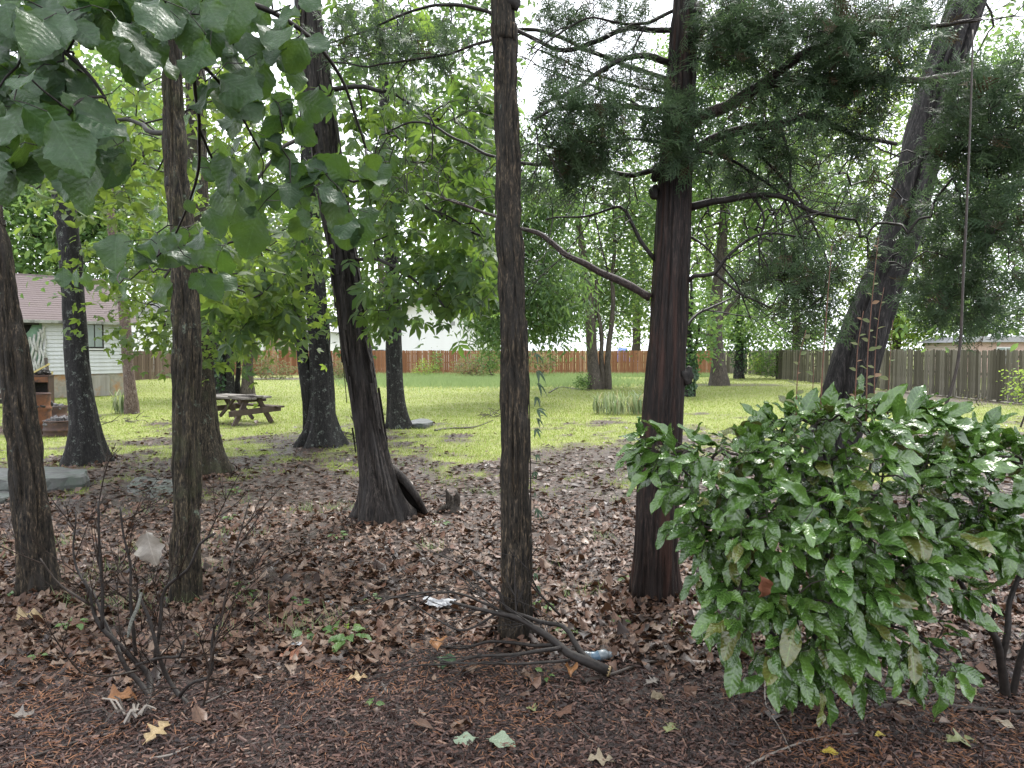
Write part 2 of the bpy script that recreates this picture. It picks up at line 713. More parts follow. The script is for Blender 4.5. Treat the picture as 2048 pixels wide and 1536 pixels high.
def leaf_mat(name, c0, c1, t0, t1, tfac=0.4, rough=0.45, spec=0.4, veins=None, c_odd=None, odd=0.94, spots=False, lump=1.5):
    m = M(name)
    ti = m.tint()
    col = m.mix(ti, c0, c1)
    tr = m.mix(ti, t0, t1)
    if c_odd is not None:
        f = m.math('GREATER_THAN', m.math('FRACT', m.math('MULTIPLY', ti, 7.31)), odd)
        col = m.mix(f, col, c_odd)
        tr = m.mix(f, tr, c_odd)
    bump = None
    if veins:
        x, y, z = m.sep(m.attr('leafuv', 'Vector'))
        ax = m.math('ABSOLUTE', x)
        k = m.math('FRACT', m.math('MULTIPLY', m.math('SUBTRACT', y, m.math('MULTIPLY', ax, 0.8)), veins))
        side = m.rng(m.math('ABSOLUTE', m.math('SUBTRACT', k, 0.5)), 0.0, 0.09, 1.0, 0.0)
        mid = m.rng(ax, 0.0, 0.022, 1.0, 0.0)
        v = m.math('MAXIMUM', m.math('MULTIPLY', side, 0.6), mid)
        nz = m.noise(m.attr('leafuv', 'Vector'), 9.0, 3)
        col = m.mix(m.math('MULTIPLY', v, 0.28), col, tuple(min(1, c * 2.4 + 0.03) for c in c1))
        col = m.mix(m.rng(nz, 0.35, 0.7, 0.0, 0.5), col, tuple(c * 0.65 for c in c0))
        quilt = m.math('SINE', m.math('MULTIPLY', m.math('SUBTRACT', y, m.math('MULTIPLY', ax, 0.8)), veins * 6.283))
        bump = m.math('ADD', m.math('MULTIPLY', quilt, 0.11), m.math('MULTIPLY', nz, lump))
    if spots:
        sp = m.voro(m.coord(), 55.0)
        rough = m.rng(m.noise(m.attr('leafuv', 'Vector'), 5.0, 2), 0.35, 0.65, rough * 0.6, rough * 1.5)
    return m.out(col, rough, spec, bump, 0.3, 0.012, tr, tfac)


def bark_mat(name, dark, mid, light, sc=22.0, st=0.14, lichen=None, lich_amt=0.55, moss=None, red=None, rough=0.75, blotch=None, bstr=0.8, lsc=9.0):
    m = M(name)
    oc = m.coord()
    v = m.mapping(oc, (1, 1, st))
    a = m.noise(v, sc * 2.2, 5, 0.7, 0.6)
    b = m.noise(m.mapping(oc, (1, 1, st * 2.2)), sc * 4.5, 3, 0.6)
    f = m.math('ADD', m.math('MULTIPLY', a, 0.6), m.math('MULTIPLY', b, 0.4))
    col = m.ramp(f, [(0.43, dark), (0.48, mid), (0.53, mid), (0.60, light)])
    big = m.noise(oc, 2.2, 3, 0.6)
    col = m.mix(m.rng(big, 0.4, 0.65, 0.0, 0.55), col, tuple(c * 0.5 for c in mid))
    if blotch is not None:
        bb = m.noise(m.mapping(oc, (1, 1, 0.35)), 7.0, 3, 0.6)
        col = m.mix(m.rng(bb, 0.5, 0.68, 0.0, 0.75), col, blotch)
    if red is not None:
        rr = m.noise(m.mapping(oc, (1, 1, 0.06)), 16.0, 3, 0.6)
        col = m.mix(m.rng(rr, 0.52, 0.68, 0.0, 0.7), col, red)
    if lichen is not None:
        l1 = m.noise(oc, lsc, 5, 0.7)
        l2 = m.noise(oc, 60.0, 3, 0.6)
        lf = m.math('MULTIPLY', m.rng(l1, lich_amt, lich_amt + 0.09), m.rng(l2, 0.42, 0.55))
        col = m.mix(lf, col, lichen)
    if moss is not None:
        mf = m.noise(oc, 3.1, 4, 0.65)
        col = m.mix(m.rng(mf, 0.52, 0.68, 0.0, 0.7), col, moss)
    return m.out(col, rough, 0.25, f, bstr, 0.012)


def plain(name, c0, c1=None, sc=6.0, rough=0.7, spec=0.3, stretch=(1, 1, 1), bstr=0.3, metal=0.0, rnd=0.0, rc=None, stain=None, stsc=2.0, sta=0.55):
    m = M(name)
    oc = m.coord()
    f = m.noise(m.mapping(oc, stretch), sc, 5, 0.6)
    col = m.mix(m.rng(f, 0.3, 0.7), c0, c1 if c1 else tuple(c * 0.75 for c in c0))
    if rnd:
        col = m.mix(m.math('MULTIPLY', m.rand(), rnd), col, rc if rc else tuple(c * 0.4 for c in c0))
    if stain is not None:
        s = m.noise(oc, stsc, 4, 0.65)
        col = m.mix(m.rng(s, sta, sta + 0.14, 0, 0.85), col, stain)
    return m.out(col, rough, spec, f, bstr, 0.01, metal=metal)


BARK_TAN = bark_mat('bark_tan_plated', (0.004, 0.0035, 0.003), (0.030, 0.024, 0.017), (0.135, 0.100, 0.066), 24, 0.12, lichen=(0.15, 0.19, 0.16), lich_amt=0.66, blotch=(0.026, 0.023, 0.02), bstr=1.0)
BARK_OLIVE = bark_mat('bark_tan_mossy', (0.004, 0.0035, 0.003), (0.032, 0.026, 0.017), (0.130, 0.102, 0.064), 26, 0.12, lichen=(0.13, 0.16, 0.12), lich_amt=0.6, moss=(0.05, 0.055, 0.025), bstr=1.0)
BARK_DARK = bark_mat('bark_dark_lichen', (0.005, 0.005, 0.005), (0.017, 0.016, 0.015), (0.045, 0.042, 0.038), 20, 0.2, lichen=(0.15, 0.17, 0.145), lich_amt=0.56, lsc=11.0)
BARK_SHAG = bark_mat('bark_shaggy_grey', (0.005, 0.004, 0.004), (0.027, 0.022, 0.019), (0.080, 0.066, 0.056), 22, 0.05, blotch=(0.03, 0.027, 0.026))
BARK_CEDAR = bark_mat('bark_cedar_fibrous', (0.005, 0.0035, 0.003), (0.017, 0.011, 0.009), (0.060, 0.040, 0.032), 30, 0.035, red=(0.060, 0.027, 0.019), rough=0.6)
BARK_FURROW = bark_mat('bark_furrowed_grey', (0.005, 0.0045, 0.004), (0.018, 0.016, 0.015), (0.065, 0.058, 0.052), 20, 0.07)
BARK_FAR = bark_mat('bark_far_brown', (0.030, 0.025, 0.020), (0.075, 0.062, 0.050), (0.14, 0.12, 0.10), 12, 0.2)
BARK_PINE = bark_mat('bark_pine_red', (0.045, 0.030, 0.024), (0.12, 0.085, 0.07), (0.21, 0.17, 0.145), 14, 0.3, lichen=(0.3, 0.3, 0.28), lich_amt=0.6)
LIMB_CEDAR = bark_mat('limb_cedar_pinkish', (0.014, 0.010, 0.009), (0.045, 0.032, 0.028), (0.13, 0.092, 0.08), 40, 0.5, rough=0.55)
TWIG_DARK = plain('twig_dark', (0.012, 0.010, 0.009), (0.030, 0.024, 0.020), 30, 0.6)
TWIG_GREY = plain('twig_grey_brown', (0.055, 0.042, 0.033), (0.026, 0.020, 0.017), 30, 0.5)
TWIG_BROWN = plain('twig_dull_brown', (0.034, 0.023, 0.017), (0.016, 0.012, 0.010), 30, 0.75, 0.15)
TWIG_RED = plain('shoot_red_brown', (0.16, 0.075, 0.045), (0.09, 0.045, 0.03), 30, 0.5)

LEAF_BIG = leaf_mat('leaf_big_toothed', (0.026, 0.060, 0.024), (0.046, 0.092, 0.034), (0.10, 0.20, 0.03), (0.17, 0.29, 0.04), 0.24, 0.42, 0.4, veins=8, spots=True)
LEAF_BUSH = leaf_mat('leaf_glossy_evergreen', (0.045, 0.100, 0.020), (0.100, 0.185, 0.034), (0.10, 0.24, 0.03), (0.20, 0.38, 0.04), 0.10, 0.22, 0.8, veins=8, c_odd=(0.12, 0.12, 0.03), odd=0.93, spots=True, lump=0.5)
LEAF_HICK = leaf_mat('leaf_hickory', (0.036, 0.080, 0.028), (0.074, 0.128, 0.038), (0.15, 0.27, 0.045), (0.26, 0.39, 0.06), 0.45, 0.42, 0.4, veins=10)
LEAF_LIME = leaf_mat('leaf_backlit_lime', (0.055, 0.100, 0.024), (0.092, 0.145, 0.032), (0.19, 0.29, 0.045), (0.30, 0.41, 0.065), 0.48, 0.45, 0.35)
LEAF_OAK = leaf_mat('leaf_cool_green', (0.040, 0.085, 0.036), (0.075, 0.130, 0.048), (0.16, 0.28, 0.07), (0.26, 0.39, 0.10), 0.45, 0.45, 0.35)
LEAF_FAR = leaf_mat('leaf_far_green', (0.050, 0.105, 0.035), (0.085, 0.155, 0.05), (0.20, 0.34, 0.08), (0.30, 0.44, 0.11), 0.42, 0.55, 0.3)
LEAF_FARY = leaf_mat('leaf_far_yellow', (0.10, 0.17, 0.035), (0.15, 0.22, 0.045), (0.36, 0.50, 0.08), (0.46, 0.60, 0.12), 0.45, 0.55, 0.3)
LEAF_CEDAR = leaf_mat('cedar_sprays', (0.034, 0.064, 0.030), (0.072, 0.118, 0.050), (0.10, 0.16, 0.08), (0.15, 0.23, 0.10), 0.3, 0.5, 0.3, c_odd=(0.07, 0.05, 0.025), odd=0.93)
LEAF_SHRUB = leaf_mat('leaf_dusty_shrub', (0.11, 0.14, 0.06), (0.17, 0.18, 0.09), (0.25, 0.30, 0.1), (0.35, 0.36, 0.15), 0.35, 0.6, 0.2, c_odd=(0.24, 0.15, 0.09), odd=0.8)
LEAF_SEED = leaf_mat('leaf_seedling', (0.06, 0.13, 0.035), (0.11, 0.19, 0.045), (0.2, 0.36, 0.06), (0.3, 0.45, 0.08), 0.35, 0.35, 0.5, veins=6)
LEAF_IVY = leaf_mat('leaf_ivy', (0.018, 0.045, 0.020), (0.035, 0.080, 0.028), (0.07, 0.16, 0.03), (0.10, 0.22, 0.05), 0.25, 0.3, 0.5)
IRIS = leaf_mat('iris_blade', (0.10, 0.16, 0.07), (0.36, 0.38, 0.24), (0.24, 0.34, 0.12), (0.42, 0.5, 0.25), 0.3, 0.4, 0.4, c_odd=(0.42, 0.36, 0.2), odd=0.88)
GRASS = leaf_mat('grass_blade', (0.135, 0.185, 0.048), (0.235, 0.272, 0.080), (0.28, 0.38, 0.07), (0.40, 0.49, 0.10), 0.38, 0.6, 0.2, c_odd=(0.26, 0.22, 0.10), odd=0.9)
TALLGRASS = leaf_mat('tall_grass_blade', (0.16, 0.23, 0.10), (0.24, 0.31, 0.15), (0.28, 0.38, 0.15), (0.36, 0.46, 0.2), 0.3, 0.6, 0.2)


def litter_mat():
    m = M('dead_leaf')
    ti = m.tint()
    col = m.ramp(ti, [(0.0, (0.012, 0.006, 0.005)), (0.25, (0.036, 0.018, 0.012)), (0.45, (0.078, 0.041, 0.026)), (0.62, (0.145, 0.084, 0.054)),
                      (0.78, (0.115, 0.048, 0.027)), (0.92, (0.23, 0.155, 0.108)), (1.0, (0.20, 0.145, 0.11))])
    f = m.noise(m.coord(), 40.0, 3)
    col = m.mix(m.rng(f, 0.3, 0.7, 0.0, 0.55), col, (0.03, 0.02, 0.016))
    x, y, z = m.sep(m.attr('leafuv', 'Vector'))
    mid = m.rng(m.math('ABSOLUTE', x), 0.0, 0.03, 0.5, 0.0)
    col = m.mix(mid, col, (0.03, 0.018, 0.013))
    rough = m.rng(m.noise(m.world(), 5.0, 2), 0.3, 0.7, 0.32, 0.7)
    return m.out(col, rough, 0.32, f, 0.3, 0.004, (0.12, 0.06, 0.03), 0.1)


LITTER = litter_mat()


def chip_mat():
    m = M('bark_mulch')
    ti = m.tint()
    col = m.ramp(ti, [(0.0, (0.012, 0.006, 0.0045)), (0.3, (0.032, 0.016, 0.012)), (0.65, (0.068, 0.034, 0.025)), (0.9, (0.125, 0.066, 0.048)), (1.0, (0.22, 0.135, 0.095))])
    f = m.noise(m.coord(), 60.0, 3)
    return m.out(col, 0.5, 0.4, f, 0.5, 0.004)


CHIP = chip_mat()
NEEDLE = leaf_mat('cedar_needle_litter', (0.16, 0.066, 0.032), (0.27, 0.13, 0.065), (0.2, 0.1, 0.05), (0.3, 0.15, 0.08), 0.15, 0.6, 0.3)


def ground_mat():
    m = M('ground_soil_and_lawn')
    w = m.world()
    g = m.attr('grass')
    mu = m.attr('mulch')
    n1 = m.noise(w, 9.0, 6, 0.65)
    n2 = m.noise(w, 45.0, 4, 0.6)
    n3 = m.noise(w, 0.6, 4, 0.6)
    soil = m.ramp(n1, [(0.3, (0.022, 0.015, 0.012)), (0.5, (0.060, 0.042, 0.034)), (0.7, (0.12, 0.088, 0.072))])
    soil = m.mix(m.rng(n2, 0.3, 0.7, 0, 0.6), soil, (0.025, 0.018, 0.015))
    mulch = m.ramp(n2, [(0.3, (0.010, 0.007, 0.006)), (0.6, (0.030, 0.019, 0.016)), (0.75, (0.05, 0.032, 0.026))])
    lawn = m.ramp(n1, [(0.3, (0.115, 0.140, 0.045)), (0.5, (0.185, 0.210, 0.064)), (0.72, (0.25, 0.25, 0.095))])
    lawn = m.mix(m.rng(n3, 0.35, 0.65, 0, 0.55), lawn, (0.245, 0.268, 0.082))
    lawn = m.mix(m.rng(n2, 0.45, 0.75, 0, 0.35), lawn, (0.085, 0.085, 0.035))
    col = m.mix(mu, soil, mulch)
    col = m.mix(m.math('MULTIPLY', m.math('POWER', g, 1.3), m.rng(m.math('ADD', m.math('MULTIPLY', n2, 1.3), g), 0.85, 1.45)), col, lawn)
    rough = m.rng(n1, 0.35, 0.65, 0.3, 0.7)
    rough = m.mix(g, rough, (0.85, 0.85, 0.85))
    return m.out(col, rough, 0.25, m.math('ADD', n1, n2), 0.6, 0.02)


GROUND = ground_mat()


def plank_mat(name, cols, dirt, rough=0.7, base_stain=None):
    m = M(name)
    oc = m.coord()
    r = m.rand()
    col = m.ramp(r, cols)
    g = m.noise(m.mapping(oc, (1, 1, 0.07)), 38.0, 4, 0.6)
    col = m.mix(m.rng(g, 0.35, 0.7, 0, 0.55), col, dirt)
    k = m.noise(m.mapping(oc, (1, 1, 0.3), loc=(3, 1, 2)), 5.0, 3, 0.6)
    col = m.mix(m.rng(k, 0.52, 0.7, 0, 0.6), col, dirt)
    return m.out(col, rough, 0.2, g, 0.4, 0.004)


PLANK_RED = plank_mat('plank_cedar_red', [(0.0, (0.22, 0.095, 0.048)), (0.4, (0.29, 0.135, 0.072)), (0.8, (0.36, 0.18, 0.10)), (1.0, (0.45, 0.27, 0.18))], (0.15, 0.066, 0.036))
PLANK_GREY = plank_mat('plank_weathered_grey', [(0.0, (0.060, 0.053, 0.040)), (0.5, (0.13, 0.118, 0.092)), (1.0, (0.25, 0.23, 0.19))], (0.065, 0.060, 0.040))
PLANK_BROWN = plank_mat('plank_weathered_brown', [(0.0, (0.10, 0.07, 0.05)), (0.5, (0.15, 0.105, 0.08)), (1.0, (0.20, 0.15, 0.115))], (0.06, 0.045, 0.035))
TABLE_WOOD = plank_mat('picnic_wood', [(0.0, (0.070, 0.050, 0.040)), (1.0, (0.125, 0.095, 0.08))], (0.03, 0.022, 0.02))
TABLE_GREY = plank_mat('picnic_wood_grey', [(0.0, (0.16, 0.145, 0.13)), (1.0, (0.24, 0.22, 0.20))], (0.06, 0.05, 0.045))
SIDING = plain('siding_white', (0.62, 0.63, 0.65), (0.52, 0.53, 0.54), 3, 0.5, rnd=0.12, rc=(0.5, 0.5, 0.46), stain=(0.36, 0.35, 0.29), stsc=1.1, sta=0.56)
SIDING_SOOT = plain('siding_sooty', (0.40, 0.40, 0.37), (0.25, 0.25, 0.23), 4, 0.6, stain=(0.03, 0.028, 0.026), stsc=2.2, sta=0.5)
MELTED = plain('siding_melted', (0.55, 0.55, 0.53), (0.36, 0.36, 0.34), 12, 0.5, stain=(0.06, 0.055, 0.05), stsc=7, sta=0.55)
GREEN_BOARD = plain('sheathing_green', (0.22, 0.34, 0.25), (0.13, 0.22, 0.16), 5, 0.7, stain=(0.05, 0.06, 0.05), stsc=4)
CONCRETE = plain('foundation_concrete', (0.36, 0.33, 0.28), (0.24, 0.22, 0.19), 8, 0.8, stain=(0.36, 0.19, 0.08), stsc=1.6, sta=0.50)
DOOR_WOOD = plain('access_panel_wood', (0.36, 0.34, 0.31), (0.24, 0.22, 0.20), 9, 0.8, stretch=(1, 1, 0.1), stain=(0.34, 0.2, 0.1), stsc=2.5)
SHINGLE = plain('shingle_mauve', (0.082, 0.060, 0.058), (0.12, 0.094, 0.09), 14, 0.7, rnd=0.35, rc=(0.12, 0.09, 0.10), stain=(0.12, 0.10, 0.10), stsc=1.2)
SHINGLE_GREY = plain('shingle_pale_grey', (0.36, 0.35, 0.37), (0.27, 0.27, 0.29), 10, 0.7)
CHAR = plain('charred_wood', (0.012, 0.011, 0.010), (0.035, 0.030, 0.027), 20, 0.6, bstr=0.8)
CHAR_GREY = plain('charred_post_grey', (0.12, 0.10, 0.085), (0.04, 0.033, 0.03), 9, 0.8, stretch=(1, 1, 0.15))
BOARD_TAN = plain('board_scorched_tan', (0.34, 0.22, 0.13), (0.16, 0.10, 0.06), 6, 0.75, stretch=(1, 1, 0.2), stain=(0.05, 0.04, 0.03), stsc=3)
BOARD_YELLOW = plain('board_fresh_yellow', (0.50, 0.42, 0.18), (0.36, 0.29, 0.12), 8, 0.7)
RUST = plain('rusty_steel', (0.20, 0.085, 0.04), (0.09, 0.045, 0.03), 7, 0.7, metal=0.15, stain=(0.035, 0.028, 0.028), stsc=2.6, sta=0.5)
RUST_DARK = plain('rusty_steel_dark', (0.085, 0.048, 0.036), (0.045, 0.03, 0.028), 8, 0.65, metal=0.2, stain=(0.15, 0.075, 0.04), stsc=3, sta=0.58)
ASH = plain('ash_rubble', (0.20, 0.19, 0.19), (0.04, 0.038, 0.036), 22, 0.9, bstr=1.0)
DARK_GAP = plain('sooty_interior', (0.008, 0.008, 0.008), (0.015, 0.014, 0.013), 5, 0.9)
GLASS = plain('window_glass_dusty', (0.15, 0.20, 0.18), (0.24, 0.29, 0.26), 3, 0.12, 0.6)
FRAME_DARK = plain('window_frame_dark', (0.03, 0.028, 0.025), (0.05, 0.047, 0.04), 8, 0.5)
WHITE_WALL = plain('white_siding_clean', (0.80, 0.80, 0.81), (0.76, 0.76, 0.77), 2, 0.55)
TRIM_WHITE = plain('trim_white', (0.74, 0.74, 0.74), (0.66, 0.66, 0.66), 4, 0.5)
FASCIA_DARK = plain('fascia_dark', (0.10, 0.11, 0.12), (0.07, 0.075, 0.08), 4, 0.5)
STONE = plain('limestone_slab', (0.085, 0.086, 0.08), (0.035, 0.036, 0.033), 9, 0.5, 0.4, bstr=1.0, stain=(0.045, 0.06, 0.045), stsc=3.2, sta=0.5)
STUMP = bark_mat('stump_rotten', (0.014, 0.012, 0.010), (0.045, 0.036, 0.028), (0.10, 0.085, 0.07), 20, 0.25)
BLACKHOLLOW = plain('hollow_near_black', (0.010, 0.009, 0.008), (0.028, 0.022, 0.018), 18, 0.6, bstr=0.9)  # near-black colour for knots, burls and the hickory's hollow panel
PAPER = plain('wet_white_paper', (0.34, 0.35, 0.36), (0.20, 0.20, 0.21), 12, 0.5)
PLASTIC = plain('crumpled_clear_plastic', (0.22, 0.25, 0.27), (0.12, 0.14, 0.15), 18, 0.15, 0.6)
PLASTIC_BLUE = plain('blue_bottle_band', (0.07, 0.13, 0.19), (0.13, 0.2, 0.26), 14, 0.25, 0.5)
BLUE_TARP = plain('blue_tarp', (0.08, 0.15, 0.42), (0.12, 0.20, 0.5), 6, 0.5)


def brick_mat(name, a, b, mortar):
    m = M(name)
    k = m.n('ShaderNodeTexBrick')
    m.set(k.inputs['Vector'], m.mapping(m.coord(), (1, 1, 1), rot=(math.radians(90), 0, 0)))
    m.set(k.inputs['Color1'], a)
    m.set(k.inputs['Color2'], b)
    m.set(k.inputs['Mortar'], mortar)
    k.inputs['Scale'].default_value = 4.5
    return m.out(k.outputs['Color'], 0.8, 0.2)


BRICK = brick_mat('brick_far_pink', (0.40, 0.25, 0.21), (0.50, 0.34, 0.29), (0.55, 0.5, 0.47))


def solid_leaf(name, c0, c1, rough=0.5, veins=7):
    return leaf_mat(name, c0, c1, c0, c1, 0.12, rough, 0.4, veins=veins)


FALL_GREEN = solid_leaf('fallen_leaf_pale_green', (0.19, 0.24, 0.16), (0.23, 0.29, 0.20))
FALL_YEL = solid_leaf('fallen_leaf_yellow', (0.36, 0.27, 0.03), (0.42, 0.33, 0.05))
FALL_LIME = solid_leaf('fallen_leaf_yellow_green', (0.17, 0.19, 0.07), (0.22, 0.23, 0.10))
FALL_TAN = solid_leaf('fallen_leaf_tan', (0.27, 0.19, 0.095), (0.31, 0.23, 0.12))
FALL_ORANGE = solid_leaf('fallen_leaf_orange', (0.22, 0.095, 0.035), (0.27, 0.13, 0.05))
FALL_PALE = solid_leaf('dead_leaf_pale_grey', (0.17, 0.145, 0.125), (0.20, 0.175, 0.15))
FALL_ASH = solid_leaf('dead_leaf_ash_grey', (0.26, 0.235, 0.20), (0.32, 0.29, 0.25))
FALL_RED = solid_leaf('dead_leaf_red_brown', (0.18, 0.07, 0.035), (0.22, 0.09, 0.05))
FALL_CREAM = solid_leaf('fallen_leaf_cream', (0.25, 0.20, 0.13), (0.30, 0.25, 0.18))
# ------------------------------------------------------------------ ground
def build_ground():
    xs = np.concatenate([-np.geomspace(16, 700, 22)[::-1], np.arange(-15.8, 15.9, 0.26), np.geomspace(16, 700, 22)])
    ys = np.concatenate([[-60, -20, -8, -3], np.arange(-1, 26, 0.2), np.geomspace(26.3, 1200, 60)])
    X, Y = np.meshgrid(xs, ys)
    Z = ground_h(X, Y)
    nx, ny = len(xs), len(ys)
    g = Geo()
    i = np.arange(ny - 1)[:, None] * nx
    j = np.arange(nx - 1)[None, :]
    F = np.stack([i + j, i + j + 1, i + nx + j + 1, i + nx + j], -1).reshape(-1, 4)
    g.add(np.stack([X, Y, Z], -1).reshape(-1, 3), F)
    me = g.mesh('ground')
    for nm, fn in (('grass', grass_amount), ('mulch', mulch_amount)):
        a = me.attributes.new(nm, 'FLOAT', 'POINT')
        a.data.foreach_set('value', fn(X.ravel(), Y.ravel()).astype(np.float32))
    o = new_obj('ground', me, None, GROUND)
    tag(o, 'soil, leaf litter and patchy lawn of a wooded back yard', None, None, 'structure')


build_ground()


def frustum_points(n, y0, y1, power=1.0, margin=1.15, cam_y=0.0):
    """points on the ground inside the view, spread so that far ground gets fewer per square metre"""
    t = rng.random(n)
    if power == 1.0:
        y = y0 * (y1 / y0) ** t
    else:
        y = (y0 ** (1 - power) + t * (y1 ** (1 - power) - y0 ** (1 - power))) ** (1 / (1 - power))
    x = (rng.random(n) * 2 - 1) * (y * 1024 / FPX * margin + 0.3)
    return x, y


def flat_rot(n, tilt=0.25, updir=None):
    a = rng.random(n) * 2 * math.pi
    d = np.stack([np.cos(a), np.sin(a), rng.normal(0, tilt, n)], -1)
    up = np.stack([rng.normal(0, tilt, n), rng.normal(0, tilt, n), np.ones(n)], -1)
    return rot_from(d, up)


LIT = [leaf_shape(lobed(0.42, 2.5), 6, 3, 0.2, 0.25, seed=1), leaf_shape(lobed(0.36, 3.5), 7, 3, -0.2, -0.2, seed=2),
       leaf_shape(ovate(0.26, 0.45), 4, 3, 0.35, 0.4, seed=3), leaf_shape(ovate(0.33, 0.5), 5, 3, -0.25, -0.4, wave=1.2, seed=4),
       leaf_shape(lobed(0.5, 1.5), 5, 3, 0.2, 0.7, wave=1.0, seed=5)]
LIT_FAR = (np.array([[0, 0, 0], [.34, .4, .12], [0.04, 1, .02], [-.36, .55, .10], [0, .5, -.04]], float), np.array([[0, 1, 4], [1, 2, 4], [2, 3, 4], [3, 0, 4]]), np.zeros((5, 3)))


def build_litter():
    g = Geo()
    x, y = frustum_points(53000, 3.2, 19, 1.3)
    ga, mu = grass_amount(x, y), mulch_amount(x, y)
    keep = rng.random(len(x)) < np.clip(1.0 - ga * 1.15, 0.025, 1) * np.clip(1 - mu * 1.0, 0.022, 1)
    x, y = x[keep], y[keep]
    n = len(x)
    k = rng.integers(0, 5, n)
    z = ground_h(x, y) + 0.008 + rng.random(n) ** 2 * 0.035
    size = np.clip(rng.gamma(7.5, 0.0092, n), 0.025, 0.15) * np.where(y > 9, 1.15, 1.0)
    R = flat_rot(n, 0.24)
    ti = np.clip(rng.random(n) * 0.8 + (fbm(np.stack([x * .5, y * .5, 0 * x], -1), 61) - .5) * 0.5, 0, 0.995)
    far = y > 8.2
    g.scatter(LIT_FAR, R[far], np.stack([x, y, z], -1)[far], size[far], ti[far])
    for q in range(5):
        s = (k == q) & ~far
        g.scatter(LIT[q], R[s], np.stack([x, y, z], -1)[s], size[s], ti[s])
    # drifts against the trunks
    for (px, py, r) in ((78, 1188, .17), (370, 1205, .14), (1032, 1280, .12), (1308, 1192, .22), (763, 1040, .34), (418, 948, .36), (174, 926, .46)):
        b = G(px, py)
        m = 150
        a = rng.random(m) * 6.28
        q = r + rng.gamma(1.5, .05, m)
        xx, yy = b[0] + np.cos(a) * q, b[1] + np.sin(a) * q
        zz = 0.012 + 0.09 * np.exp(-(q - r) / .07) * rng.random(m)
        d = np.stack([np.cos(a), np.sin(a), -0.5 + 0 * a], -1) + rv(m, .5)
        kk = rng.integers(0, 5, m)
        RR = rot_from(d, np.stack([np.cos(a), np.sin(a), 1.2 + 0 * a], -1) + rv(m, .3))
        for k2 in range(5):
            s = kk == k2
            g.scatter(LIT[k2], RR[s], np.stack([xx, yy, zz], -1)[s], rng.uniform(.05, .1, m)[s], rng.random(m)[s] * .9)
    o = new_obj('leaf_litter', g.mesh('leaf_litter'), None, LITTER)
    tag(o, 'wet brown fallen leaves carpeting the ground between the trees', 'leaf litter', None, 'stuff')


build_litter()


def build_mulch():
    chip = (np.array([[-.5, -.12, 0], [.5, -.1, 0], [.45, .13, 0.02], [-.42, .11, 0.02], [-.3, 0, .12], [.33, .02, .1]], float),
            np.array([[0, 1, 5], [0, 5, 4], [1, 2, 5], [2, 3, 4], [2, 4, 5], [3, 0, 4]]), np.zeros((6, 3)))
    g = Geo()
    x, y = frustum_points(56000, 2.5, 5.0, 1.2, 1.1)
    keep = rng.random(len(x)) < np.clip(mulch_amount(x, y), 0.05, 1)
    x, y = x[keep], y[keep]
    n = len(x)
    z = ground_h(x, y) + rng.random(n) ** 2 * 0.018
    S = np.stack([rng.gamma(3, 0.0085, n) + 0.007, rng.gamma(3, 0.007, n) + 0.010, rng.gamma(3, 0.010, n) + 0.015], -1)
    g.scatter(chip, flat_rot(n, 0.3), np.stack([x, y, z], -1), S, np.clip(rng.random(n), 0, .995))
    o = new_obj('bark_mulch', g.mesh('bark_mulch', smooth=False), None, CHIP)
    tag(o, 'dark wet bark chips covering the bed in front', 'mulch', None, 'stuff')
    # rusty cedar twiglets strewn over the chips
    g = Geo()
    cx, cy = frustum_points(1500, 2.5, 4.6, 1.2, 1.1)
    c = fbm(np.stack([cx * 1.3, cy * 1.3, 0 * cx], -1), 71)
    w = np.clip((c - 0.42) * 6, 0.05, 1) * np.where(cx < 0.3, 1.0, 0.45) * np.where(cy < 3.5, 1, 0.35)
    s = rng.random(len(cx)) < w
    cx, cy = cx[s], cy[s]
    k = 20
    x = (cx[:, None] + rng.normal(0, 0.09, (len(cx), k))).ravel()
    y = (cy[:, None] + rng.normal(0, 0.07, (len(cx), k))).ravel()
    n = len(x)
    a = rng.random(n) * 6.28
    d = np.stack([np.cos(a), np.sin(a), rng.normal(0.1, 0.25, n)], -1)
    R = rot_from(d, np.tile([0, 0, 1.0], (n, 1)) + rv(n, .3))
    S = np.stack([np.full(n, 0.02), rng.random(n) * 0.05 + 0.02, np.full(n, 0.02)], -1)
    g.scatter(SLIVER, R, np.stack([x, y, ground_h(x, y) + 0.014 + rng.random(n) * .012], -1), S, rng.random(n))
    o = new_obj('cedar_needle_litter', g.mesh('cedar_needle_litter'), None, NEEDLE)
    tag(o, 'rusty orange cedar twiglets strewn over the mulch', 'needle litter', None, 'stuff')


build_mulch()


